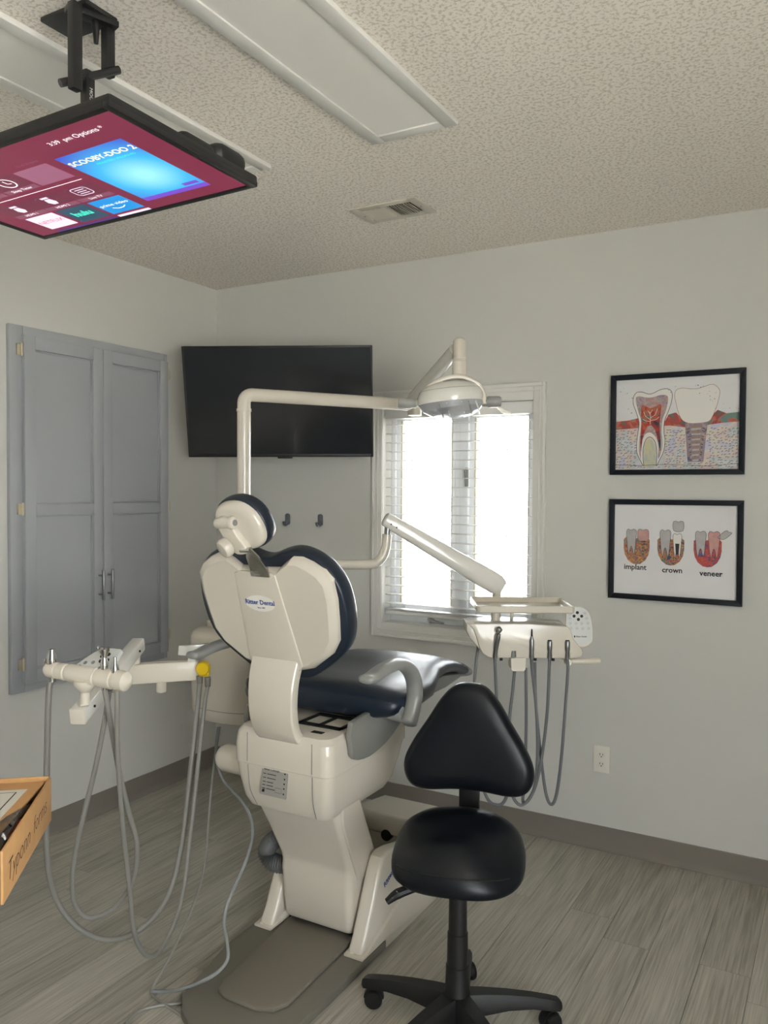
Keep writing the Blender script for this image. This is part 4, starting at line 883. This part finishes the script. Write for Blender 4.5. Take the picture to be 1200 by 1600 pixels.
tag(obj('floor_cable', tube([(1.242, -1.797, 0.005), (1.235, -1.736, 0.005), (1.267, -1.688, 0.005), (1.322, -1.642, 0.005)], 0.0048, 8), GREYH, None), 'short grey cable lying on the planks at the bottom left', 'cable')

# ---- operating light on its post
lm = thing('operating_light', 'white operating light on a bent post and spring arm before the window', 'dental light', (UX, UY, 1.0))
PR = 0.0265
top = V(*(0.919, -0.890, 1.863)); top.x, top.y = UX, UY; zt = top.z
obj('post', cyl((UX, UY, 0.962), (UX, UY, zt-0.06), PR, PR, 24), WHITE, lm)
obj('post_collar', cyl((UX, UY, zt-0.066), (UX, UY, zt-0.055), PR+0.0025, PR+0.0025, 24), WHITE, lm)
obj('post_cap', cyl((0.936, -0.919, 1.641), (0.940, -0.924, 1.641), 0.0085, 0.0085, 14), CREAM, lm)
ae = V(*(1.349, -0.278, 1.858)); dirx = (ae-V(UX, UY, zt)); ae.z = zt-0.002
elb = []
for i in range(7):
    a = PI/2*i/6; d_ = V(dirx.x, dirx.y, 0).normalized()
    elb.append(V(UX, UY, zt-0.032)+d_*(0.032*(1-math.cos(a)))+V(0, 0, 0.032*math.sin(a)))
obj('swing_arm', tube([V(UX, UY, zt-0.055)]+elb+[ae], PR*0.98, 20, smooth=False), WHITE, lm, sm=0.7)
obj('arm_joint', cyl(ae+V(0, 0, -0.045), ae+V(0, 0, 0.04), 0.03, 0.03, 20, 0.004), WHITE, lm)
sa0 = ae+V(0, 0, 0.03); sa1 = V(*(1.695, -0.618, 2.019))
obj('spring_arm', tube([sa0, sa1], [0.03, 0.024], 18, smooth=False), WHITE2, lm)
mid = sa0.lerp(sa1, 0.80); 
obj('arm_slot', bar(mid+V(0.012, -0.022, 0.004), mid.lerp(sa1, 0.35)+V(0.012, -0.022, 0.004), 0.008, 0.014, 0.002), GREYP, lm)
sp = V(*(1.720, -0.639, 1.981))
obj('yoke_stem', lathe([(0, -0.075), (0.026, -0.075), (0.0265, -0.012), (0.0245, -0.010), (0.0245, -0.006), (0.0265, -0.004), (0.0265, 0.004), (0.0245, 0.006), (0.024, 0.062), (0.019, 0.070), (0.012, 0.075), (0, 0.076)], sp), WHITE, lm)
hc = V(*(1.697, -0.668, 1.830)); HR = V(0.8696, 0.4937, 0.0).normalized(); HF = V(-0.4937, 0.8696, 0)   # across / away
yk = [(1.599, -0.724, 1.806), (1.617, -0.719, 1.857), (1.663, -0.697, 1.894), (1.726, -0.661, 1.910), (1.777, -0.627, 1.890), (1.800, -0.609, 1.852), (1.805, -0.608, 1.812)]
P = spline(yk, 6); rings = []
for i, p in enumerate(P):
    t = (P[min(i+1, len(P)-1)]-P[max(i-1, 0)]).normalized(); nn = t.cross(HF).normalized()
    rings.append([p+HF*x+nn*y for x, y in rrect(0.046, 0.017, 0.006, 3)])
obj('yoke', loft(rings), WHITE, lm, sm=0.6)
# head: dish shell above, reflector bowl below, leaning towards the patient
def hd_ring(a, b, h, sx=0.0, tilt=0.10):
    return [hc+HR*(x+sx)+HF*y+V(0, 0, h+tilt*x) for x, y in ell(a, b, 32)]
shl = obj('lamp_shell', loft([hd_ring(0.118, 0.112, -0.014), hd_ring(0.121, 0.115, 0.0), hd_ring(0.119, 0.112, 0.016), hd_ring(0.110, 0.10, 0.034, -0.002), hd_ring(0.092, 0.082, 0.05, -0.003), hd_ring(0.062, 0.055, 0.06, -0.004), hd_ring(0.02, 0.02, 0.064, -0.005)]), WHITE2, lm, sm=0.9)
obj('shell_seam', loft([hd_ring(0.1125, 0.103, 0.0315, -0.002), hd_ring(0.1115, 0.102, 0.033, -0.002)], cap=False), GREYP, shl)
bowl = [hd_ring(0.117, 0.111, -0.0135), hd_ring(0.108, 0.10, -0.034, 0.012, 0.14), hd_ring(0.085, 0.078, -0.052, 0.022, 0.16), hd_ring(0.055, 0.05, -0.064, 0.028, 0.16), hd_ring(0.02, 0.018, -0.069, 0.03, 0.16)]
obj('reflector', loft(bowl), LENSM, lm, sm=0.25)
for k in range(6):
    xx = -0.05+0.026*k
    obj('reflector_rib', tube([hc+HR*(xx+0.004)+HF*(-0.105*math.sqrt(max(0.05, 1-(xx/0.12)**2)))+V(0, 0, -0.020+0.1*xx), hc+HR*(xx+0.016)+HF*(-0.07)+V(0, 0, -0.052+0.14*xx), hc+HR*(xx+0.026)+HF*(-0.02)+V(0, 0, -0.067+0.16*xx)], 0.0026, 8), WHITE2 if k % 2 else GREYP, lm)
for sgn, px in ((-1, 636), (1, 769)):
    c0 = V(*(1.561, -0.746, 1.815)) if sgn < 0 else V(*(1.831, -0.598, 1.821))
    obj('grip', lathe([(0, -0.034), (0.017, -0.034), (0.0205, -0.028), (0.0205, 0.012), (0.018, 0.016), (0.018, 0.03), (0.0165, 0.034), (0, 0.034)], c0, HR*sgn*-1), GREYARM, lm)
    obj('grip_pivot', cyl(c0-HR*sgn*0.03, c0-HR*sgn*0.058, 0.013, 0.011, 16), WHITE, lm)
obj('handle_wing', loft([[c0+HR*a+V(0, 0, b)+HF*c for a, b, c in ((0.02, -0.014, -0.01), (0.02, -0.014, 0.01), (0.02, -0.02, 0.01), (0.02, -0.02, -0.01))], [c0+HR*a+V(0, 0, b)+HF*c for a, b, c in ((0.045, -0.030, -0.012), (0.045, -0.030, 0.012), (0.04, -0.040, 0.012), (0.04, -0.040, -0.012))], [c0+HR*a+V(0, 0, b)+HF*c for a, b, c in ((0.075, -0.042, -0.008), (0.075, -0.042, 0.008), (0.07, -0.047, 0.008), (0.07, -0.047, -0.008))]]), CREAM, lm, sm=0.8)

# ================================================================== delivery unit on the right
CR = V(0.8704, 0.4923, 0); CN = V(0.4923, -0.8704, 0)     # across the unit / towards its user
DO = V(*(1.964, -0.589, 0.995))
MD = frame(DO, CR, (0, 0, 1))
K = 0.0023058
def q(zx, zy): return ((zx*0.21667-120)*K, -(zy*0.21667-85)*K)
du = thing('delivery_unit', 'white instrument delivery unit with tray, hung on an arm before the window', 'dental unit', M=MD.copy())
def m3(x, y, n): return MD @ V(x, y, n)
out = [(150, 352), (205, 346), (560, 342), (860, 362), (885, 385), (905, 450), (960, 520), (975, 550), (965, 580), (930, 592)]
for xs in (865, 735, 605, 475, 342):
    out += [(xs+17, 595), (xs+12, 545), (xs-12, 545), (xs-17, 595)]
out += [(290, 588), (250, 560), (228, 520), (205, 440), (185, 390)]
bd = obj('body', prism([q(*p) for p in out], MD, -0.15, 0.0, 0.005, 3), WHITE, du, sm=0.5)
obj('end_cap', prism([q(*p) for p in [(136, 352), (190, 345), (215, 440), (236, 545), (200, 500), (160, 455), (136, 405)]], MD, -0.145, -0.012, 0.005), WHITE, du, sm=0.5)
for xs in (865, 735, 605, 475, 342):
    obj('holder_slot', prism([q(*p) for p in [(xs-12, 598), (xs+12, 598), (xs+10, 535), (xs-10, 535)]], MD, -0.03, -0.006, 0.001), GREYP, du)
for xs in (400, 523, 650, 780):
    obj('coupling', cyl(m3(*q(xs, 595), -0.05), m3(*q(xs, 632), -0.05), 0.006, 0.006, 12), BLACKP, du)
obj('control_block', loft([[m3(*q(a, z_), n) for a, n in ((465-d_, -0.10), (575+d_, -0.10), (575+d_, -0.03), (465-d_, -0.03))] for z_, d_ in ((590, 0), (690, -4), (702, -14))]), CREAM, du, sm=0.3)
obj('gusset', prism([q(*p) for p in [(410, 595), (470, 640), (470, 595)]], MD, -0.07, -0.06), CREAM, du, sm=0)
# handle
obj('handle', cyl(m3(*q(880, 633), -0.04), m3(*q(1120, 627), -0.04), 0.0115, 0.0105, 20, 0.003), CREAM, du)
obj('handle_end', merge(cyl(m3(*q(884, 634), -0.05), m3(*q(884, 634), -0.022), 0.0125, 0.0125, 18, 0.002), bar(m3(*q(884, 620), -0.06), m3(*q(800, 600), -0.06), 0.02, 0.012, 0.002)), CREAM, du)
obj('handle_screw', cyl(m3(*q(884, 634), -0.0225), m3(*q(884, 634), -0.0205), 0.007, 0.007, 14), STEEL, du)
# keypad panel
def kq(x, y): return ((880+x*0.075-820)*K, -(940+y*0.075-985)*K)
kp_o = smooth2([kq(*p) for p in [(120, 170), (250, 150), (420, 152), (530, 195), (610, 280), (660, 420), (690, 640), (692, 850), (650, 925), (560, 985), (420, 1005), (250, 900), (130, 700), (110, 400)]], 3)
kpp = obj('keypad_back', prism(kp_o, MD, -0.07, -0.052, 0.004), CREAM, du)
obj('keypad_face', prism([(x*0.94+kq(400, 560)[0]*0.06, y*0.94+kq(400, 560)[1]*0.06+0.003) for x, y in kp_o], MD, -0.052, -0.051), PADGREY, kpp, sm=0)
for x, y in ((358, 265), (290, 340), (450, 340), (382, 410)):
    obj('button', prism([(kq(x, y)[0]+a, kq(x, y)[1]+b) for a, b in ell(.0056, .0056, 16)], MD, -0.0515, -0.0497), INK, kpp)
for x, y in ((210, 300), (515, 280), (200, 390), (555, 385), (210, 495), (335, 495), (455, 495), (580, 490), (225, 600), (352, 600), (475, 605), (600, 600)):
    obj('button', tri_strip([(kq(x, y)[0]+a, kq(x, y)[1]+b) for a, b in ell(.0052, .0052, 16)], MD, .0006, 0, -0.0507, True), GREYP, kpp, sm=0)
    obj('button_mark', flat([(kq(x, y)[0]+a, kq(x, y)[1]+b) for a, b in ((-.0025, -.0012), (.0028, -.001), (.001, .0022))], MD, -0.0506), GREYP, kpp, sm=0)
text('Ritter Dental', 0.0072, MD @ Matrix.Translation((*kq(450, 775), -0.0507)), INK, kpp, 'logo_text', ext=0.0001, bold=0.0002)
obj('logo_mark', flat([(kq(308, 775)[0]+a, kq(308, 775)[1]+b) for a, b in ell(.0026, .0042, 10)], MD, -0.0506), INK, kpp, sm=0)
# tray on two posts
TZ = (1.062-DO.z)
def tr(dx, dy, z_, n=6): return [m3(x+0.002, z_, -0.115-y) for x, y in rrect(0.352-dx, 0.262-dx, 0.014)]
obj('tray', loft([tr(0.012, 0, TZ-0.004), tr(0.002, 0, TZ), tr(0.0, 0, TZ+0.020), tr(0.004, 0, TZ+0.022), tr(0.010, 0, TZ+0.020), tr(0.022, 0, TZ+0.003)]), WHITE, du, sm=0.5)
obj('tray_post', cyl(m3(*q(360, 350), -0.07), m3(q(360, 0)[0], TZ-0.003, -0.07), 0.0165, 0.0165, 20), WHITE, du)
obj('tray_bracket', tube([m3(q(487, 0)[0], TZ-0.003, -0.09), m3(*q(487, 300), -0.09), m3(*q(483, 345), -0.085), m3(*q(465, 378), -0.06)], 0.0065, 10), WHITE, du)
obj('tray_bracket', tube([m3(q(862, 0)[0], TZ-0.003, -0.06), m3(*q(862, 330), -0.06), m3(*q(860, 380), -0.06)], 0.0045, 10), WHITE, du)
# carrying pipe from the utility post, elbow and spring arm
el = V(*(1.407, -0.634, 1.208)); a0 = V(UX, UY, el.z)
obj('support_pipe', tube([a0, a0.lerp(el, 0.5), (1.351, -0.666, 1.208), (1.388, -0.645, 1.223), (1.408, -0.632, 1.263), (1.414, -0.627, 1.325)], 0.0185, 16, 8), WHITE, du)
obj('post_clamp', cyl((UX, UY, el.z-0.035), (UX, UY, el.z+0.035), 0.034, 0.034, 22, 0.004), WHITE, du)
obj('elbow_joint', cyl((1.414, -0.627, 1.323), (1.415, -0.625, 1.357), 0.012, 0.012, 16), STEEL, du)
b0, b1 = V(*(1.411, -0.627, 1.382)), V(*(1.754, -0.337, 1.123))
bd_ = (b1-b0).normalized(); bn_ = bd_.cross(V(0, 0, 1)).normalized(); bu_ = bn_.cross(bd_)
rings = []
for t_, kx, ky in ((-0.02, 0.7, 0.7), (-0.012, 0.95, 0.95), (0.0, 1, 1), (0.9, 1.2, 1.5), (1.0, 1.2, 1.45), (1.045, 1.05, 1.1)):
    pp = b0.lerp(b1, t_); rings.append([pp+bn_*x*kx+bu_*y*ky for x, y in rrect(0.052, 0.056, 0.022, 5)])
obj('spring_arm', loft(rings), WHITE2, du, sm=0.7)
for dx in (0.02, 0.045): obj('bolt', cyl(b0+bd_*dx-bn_*-0.0262-bu_*0.008, b0+bd_*dx+bn_*0.0275-bu_*0.008, 0.003, seg=8), DARK, du)
obj('head_pivot', merge(cyl(b1+V(0, 0, -0.01), (b1.x, b1.y, DO.z-0.02), 0.017, 0.017, 18), bar((b1.x, b1.y, DO.z-0.03), m3(-0.06, -0.03, -0.12), 0.06, 0.04, 0.006)), WHITE, du)

def on_slot(xs, yb, n=0.004): return m3(*q(xs, yb), n)
UPV = V(0, 0, 1)
d1 = thing('delivery_syringe', 'grey angled syringe, leftmost instrument of the delivery unit', 'syringe', on_slot(342, 560), group='delivery unit instruments')
obj('grip', tube([on_slot(340, 600, 0.002), on_slot(345, 520, 0.006), on_slot(354, 455, 0.012), on_slot(360, 415, 0.015)], [0.0065, 0.0085, 0.0095, 0.0085], 14), STEEL, d1)
obj('head', tube([on_slot(352, 405, 0.016), on_slot(362, 385, 0.016), on_slot(378, 374, 0.014)], [0.009, 0.0115, 0.009], 12), STEEL, d1)
obj('hose', tube([on_slot(340, 598, 0.002), (1.875, -0.645, 0.845), (1.880, -0.635, 0.704), (1.894, -0.609, 0.535), (1.903, -0.585, 0.423), (1.896, -0.591, 0.365), (1.871, -0.605, 0.346), (1.829, -0.606, 0.369), (1.788, -0.602, 0.492), (1.769, -0.594, 0.703), (1.773, -0.588, 0.834), (1.784, -0.590, 0.924)], 0.0058, 10), GREYH2, d1)
d3 = thing('scaler_handpiece', 'slim scaler handpiece with a dark pointed tip on the delivery unit', 'handpiece', on_slot(605, 560), group='delivery unit instruments')
bs_ = on_slot(604, 598, 0.003)
obj('handpiece_body', lathe([(0, 0), (0.0065, 0), (0.0075, 0.028), (0.0085, 0.034), (0.0085, 0.066), (0.0065, 0.074), (0.0045, 0.082), (0, 0.083)], bs_), STEEL, d3)
obj('tip', lathe([(0, 0.080), (0.0035, 0.080), (0.003, 0.098), (0.002, 0.108), (0, 0.1085)], bs_), BLACKM, d3)
obj('hose', tube([bs_, (1.989, -0.574, 0.844), (2.001, -0.561, 0.703), (2.004, -0.552, 0.549), (1.997, -0.554, 0.431), (1.974, -0.557, 0.369), (1.953, -0.558, 0.361), (1.957, -0.553, 0.447), (1.958, -0.547, 0.623), (1.957, -0.552, 0.832), (1.957, -0.552, 0.848)], 0.0058, 10), GREYH2, d3)
hs4 = [(735, 'grey handpiece second from the right on the delivery unit', [(2.041, -0.544, 0.845), (2.037, -0.546, 0.705), (2.022, -0.554, 0.541), (1.997, -0.560, 0.417), (1.960, -0.572, 0.355), (1.930, -0.583, 0.369), (1.911, -0.580, 0.435), (1.901, -0.567, 0.643), (1.909, -0.559, 0.761), (1.914, -0.554, 0.841)]),
       (863, 'grey handpiece at the right end of the delivery unit beside the keypad', [(2.100, -0.511, 0.845), (2.093, -0.514, 0.705), (2.083, -0.520, 0.530), (2.069, -0.525, 0.401), (2.052, -0.531, 0.359), (2.032, -0.535, 0.397), (2.011, -0.537, 0.535), (1.993, -0.537, 0.696), (1.986, -0.536, 0.813), (1.985, -0.535, 0.872)])]
for xs, lab, path in hs4:
    d4 = thing('handpiece', lab, 'handpiece', on_slot(xs, 560), group='delivery unit instruments')
    bs_ = on_slot(xs-2, 598, 0.003)
    obj('handpiece_body', lathe([(0, 0), (0.0062, 0), (0.0066, 0.028), (0.0092, 0.034), (0.0092, 0.062), (0.0075, 0.066), (0, 0.066)], bs_), STEEL, d4)
    obj('coupling_end', lathe([(0, 0.0655), (0.0072, 0.0655), (0.0068, 0.069), (0, 0.069)], bs_), BLACKP, d4)
    obj('hose', tube([bs_]+path, 0.0058, 10), GREYH2, d4)

# ================================================================== saddle stool
SX, SY = 2.062, -1.372
SR = math.radians(15.6)
so = thing('saddle_stool', 'black saddle stool with a triangular backrest on castors', 'stool', (SX, SY, 0), SR)
MSO = Matrix.Translation((SX, SY, 0)) @ Matrix.Rotation(SR, 4, 'Z')
def so_obj(n, bm, m, p=so, **k): return obj(n, bm, m, p, world=False, **k)
for i in range(5):
    a = math.radians(109+72*i)-SR; d_ = V(math.cos(a), math.sin(a), 0); sd_ = V(-d_.y, d_.x, 0)
    rings = []
    for r_, zt_, zb_, hw in ((0.02, 0.125, 0.065, 0.034), (0.07, 0.122, 0.07, 0.030), (0.14, 0.114, 0.075, 0.025), (0.21, 0.102, 0.072, 0.022), (0.262, 0.09, 0.062, 0.021), (0.288, 0.083, 0.058, 0.019), (0.296, 0.076, 0.06, 0.012)):
        c_ = d_*r_; 
        rings.append([c_+sd_*(hw*x)+V(0, 0, zb_+(zt_-zb_)*y) for x, y in ((-1, 0), (-1, .55), (-.65, 1), (.65, 1), (1, .55), (1, 0))])
    lg_ = so_obj('leg', loft(rings), BLACKP, sm=0.6)
    cc = d_*0.275
    ca = a+0.9*math.sin(2.1*i+0.6); cdx = V(math.cos(ca), math.sin(ca), 0); ax = V(-cdx.y, cdx.x, 0)
    wc = cc-cdx*0.012+V(0, 0, 0.0262)
    cs = so_obj('castor', merge(cyl(cc+V(0, 0, 0.03), cc+V(0, 0, 0.068), 0.007, 0.007, 10), loft([[wc+ax*s_*0.0+cdx*(0.029*math.cos(t))+V(0, 0, 0.029*math.sin(t))+ax*s_*0.008 for t in [PI*j/10 for j in range(11)]] for s_ in (-1, 1)])), BLACKP, sm=0.5)
    for s_ in (-1, 1):
        so_obj('wheel', lathe([(0.0, 0.0), (0.018, 0.0), (0.0255, 0.003), (0.026, 0.006), (0.026, 0.014), (0.0235, 0.018), (0.0, 0.019)], wc+ax*s_*0.004, ax*s_, 22), BLACKP, cs)
so_obj('column', lathe([(0.0, 0.055), (0.038, 0.055), (0.036, 0.13), (0.033, 0.14), (0.0315, 0.20), (0.029, 0.202), (0.028, 0.29), (0.0255, 0.292), (0.0245, 0.392), (0.021, 0.397), (0.0, 0.397)]), BLACKP, sm=0.5)
so_obj('gas_piston', cyl((0, 0, 0.39), (0, 0, 0.45), 0.014, 0.015, 18), CHROME)
so_obj('mechanism', merge(b2(-0.05, 0.05, -0.06, 0.08, 0.436, 0.457, 0.004), b2(-0.03, 0.03, 0.06, 0.20, 0.44, 0.457, 0.004)), BLACKM)
lv = so_obj('lever', tube([(-0.04, -0.03, 0.442), (-0.10, -0.06, 0.432), (-0.135, -0.075, 0.422)], 0.006, 8), BLACKM)
so_obj('lever_grip', tube([(-0.105, -0.062, 0.431), (-0.15, -0.08, 0.416), (-0.178, -0.092, 0.396)], [0.012, 0.014, 0.009], 10), BLACKP, lv)
# saddle: rings of a rounded plan, bent so the rear lifts and the front nose drops
prof_s = [(0.428, 0.35), (0.430, 0.72), (0.438, 0.87), (0.452, 0.955), (0.475, 1.0), (0.50, 1.0), (0.522, 0.975), (0.541, 0.92), (0.556, 0.83), (0.567, 0.70), (0.573, 0.55), (0.576, 0.38), (0.578, 0.2), (0.578, 0.02)]
rings = []
for z0_, k in prof_s:
    z_ = 0.456+(z0_-0.428)*0.81; rr_ = []
    for x, y in ell(0.181*k, 0.165*k, 56, 2.35):
        f = y/0.165                                 # -1 front, +1 rear
        topw = max(0.0, min(1.0, (z_-0.45)/0.10)); g = x/0.181
        pommel = 0.024*math.exp(-(x/0.085)**2)*math.exp(-((f+0.62)/0.30)**2)
        thigh = 0.040*g*g*max(0, 0.4-f)
        zz = z_ + 0.010*f + topw*(0.034*min(f, 0.0) + 0.020*max(f, 0.0) + pommel - thigh)
        rr_.append(V(x, y, zz))
    rings.append(rr_)
so_obj('seat', loft(rings), BLACKV, sm=1.2)
so_obj('seat_seam', tube([V(x, -0.165*(max(0, 1-abs(x/0.181)**2.35))**(1/2.35)*0.985, 0.512+0.014*math.cos(x/0.18*PI/2)-0.01) for x in [-0.15+0.3*i/14 for i in range(15)]], 0.0016, 6, smooth=False), BLACKP)
# backrest
bo = V(0.0, 0.185, 0.66)
MBK = frame(bo, (1, 0, 0), (0, 0.10, 0.995))
tri = smooth2(mirror([(0, .272), (.045, .262), (.085, .222), (.125, .158), (.165, .095), (.190, .04), (.188, -.005), (.165, -.038), (.12, -.048), (.05, -.042), (0, -.040)]), 4)
def bk(d, k, bend=0.35):
    out_ = []
    for x, y in tri:
        X_, Y_ = x*k, 0.10+(y-0.10)*k
        out_.append(MBK @ V(X_, Y_, d+bend*X_*X_))
    return out_
bko = so_obj('backrest', loft([bk(-0.030, 0.90), bk(-0.026, 0.955), bk(-0.014, 0.99), bk(0.0, 1.0), bk(0.016, 0.985), bk(0.028, 0.94), bk(0.036, 0.84), bk(0.041, 0.65), bk(0.043, 0.3)]), BLACKV, sm=1.2)
so_obj('back_stem', tube([(0, 0.13, 0.445), (0, 0.19, 0.447), (0, 0.222, 0.465), (0, 0.232, 0.50), (0, 0.228, 0.60), (0, 0.225, 0.70)], 0.022, 4, 5), BLACKM, sm=0.3)
so_obj('stem_sleeve', b2(-0.03, 0.03, 0.195, 0.222, 0.55, 0.68, 0.005), BLACKM)

# ================================================================== cardboard box on the side counter
bA = V(*(1.858, -2.607, 0.944)); bB = V(*(1.650, -2.356, 0.946)); bB.z = bA.z
e1 = (bB-bA).normalized(); e2 = V(-e1.y, e1.x, 0); BLn = (bB-bA).length; BWd, BHt = 0.31, 0.083
MX = frame((bA.x, bA.y, bA.z-BHt), e1, e2)     # x along the written side, y into the box, z up
bxo = thing('cardboard_box', 'open brown cardboard box with handwriting on its side at the left edge', 'box', M=MX)
def bo_(n, bm, m, p=bxo, **k): return obj(n, bm, m, p, world=False, **k)
tk = 0.004
side_ = bo_('side_wall', b2(0, BLn, 0, tk, 0, BHt, 0.0006), KRAFT)
bo_('side_wall', b2(0, BLn, BWd-tk, BWd, 0, BHt, 0.0006), KRAFT)
bo_('end_wall', b2(BLn-tk, BLn, tk, BWd-tk, 0, BHt+0.003, 0.0006), KRAFT); bo_('end_wall', b2(-0.001, tk, tk, BWd-tk, 0, BHt, 0.0006), KRAFTD)
bo_('bottom', b2(tk, BLn-tk, tk, BWd-tk, 0, tk), KRAFTD)
lid_ = bo_('inner_lid', prism([(0.005, 0.034), (BLn-0.006, 0.010), (BLn-0.006, BWd-0.006), (0.005, BWd-0.006)], I4, BHt-0.009, BHt-0.005, 0.0008), KRAFT)
fm = bo_('paper_form', prism([(0.0, 0.054), (BLn-0.045, 0.032), (BLn-0.05, BWd-0.03), (0.0, BWd-0.03)], I4, BHt-0.005, BHt-0.0045), FORM, sm=0)
bo_('form_border', tri_strip([(0.0, 0.068), (BLn-0.06, 0.048), (BLn-0.06, BWd-0.05)], I4, 0.003, 0, BHt-0.0042), INK, fm, sm=0)
for k in range(4): bo_('form_line', tri_strip([(BLn-0.075-0.03*k, 0.085), (BLn-0.075-0.03*k, 0.12+0.02*k)], I4, 0.0015, 0, BHt-0.0042), INK, fm, sm=0)
pk = tag(bo_('plastic_pouch', tube([(0.03, 0.026, BHt-0.02), (0.10, 0.026, BHt-0.008), (0.16, 0.023, BHt-0.012), (0.22, 0.018, BHt-0.018), (0.28, 0.014, BHt-0.025)], [0.016, 0.017, 0.011, 0.008, 0.003], 10), PLASTIC), 'clear plastic pouch tucked into the gap of the cardboard box', 'pouch')
pk.parent = None; pk.matrix_world = MX
rc = tag(bo_('red_tube', tube([(0.09, 0.014, BHt-0.016), (0.15, 0.012, BHt-0.014)], [0.005, 0.005], 10, smooth=False), mat('dull_red', (150, 62, 52), 0.5)), 'dull red tube beside the plastic pouch in the cardboard box', 'tube')
rc.parent = None; rc.matrix_world = MX
MT = frame(V(BLn/2, -0.0004, BHt/2), (1, 0, 0), (0, 0, 1))
t_ = text('Typonn', 0.046, MX @ frame((0.092, -0.0006, BHt*0.46), (1, 0, 0.03), (0, 0, 1)), PEN, bxo, 'handwriting', shear=0.25, ext=0.0001, bold=-0.0008)
t_ = text('forms', 0.042, MX @ frame((0.235, -0.0006, BHt*0.54), (1, 0, 0.03), (0, 0, 1)), PEN, bxo, 'handwriting', shear=0.25, ext=0.0001, bold=-0.0008)
cz = bA.z-BHt-0.0005
sc_ = thing('side_counter', 'white side counter carrying the cardboard box', 'counter', (1.35, -2.75, 0))
obj('worktop', b2(1.05, 1.615, -3.1, -2.455, cz-0.03, cz, 0.004), TRIMW, sc_)
obj('cabinet_body', b2(1.07, 1.60, -3.08, -2.475, 0.001, cz-0.03, 0.003), CAB, sc_)
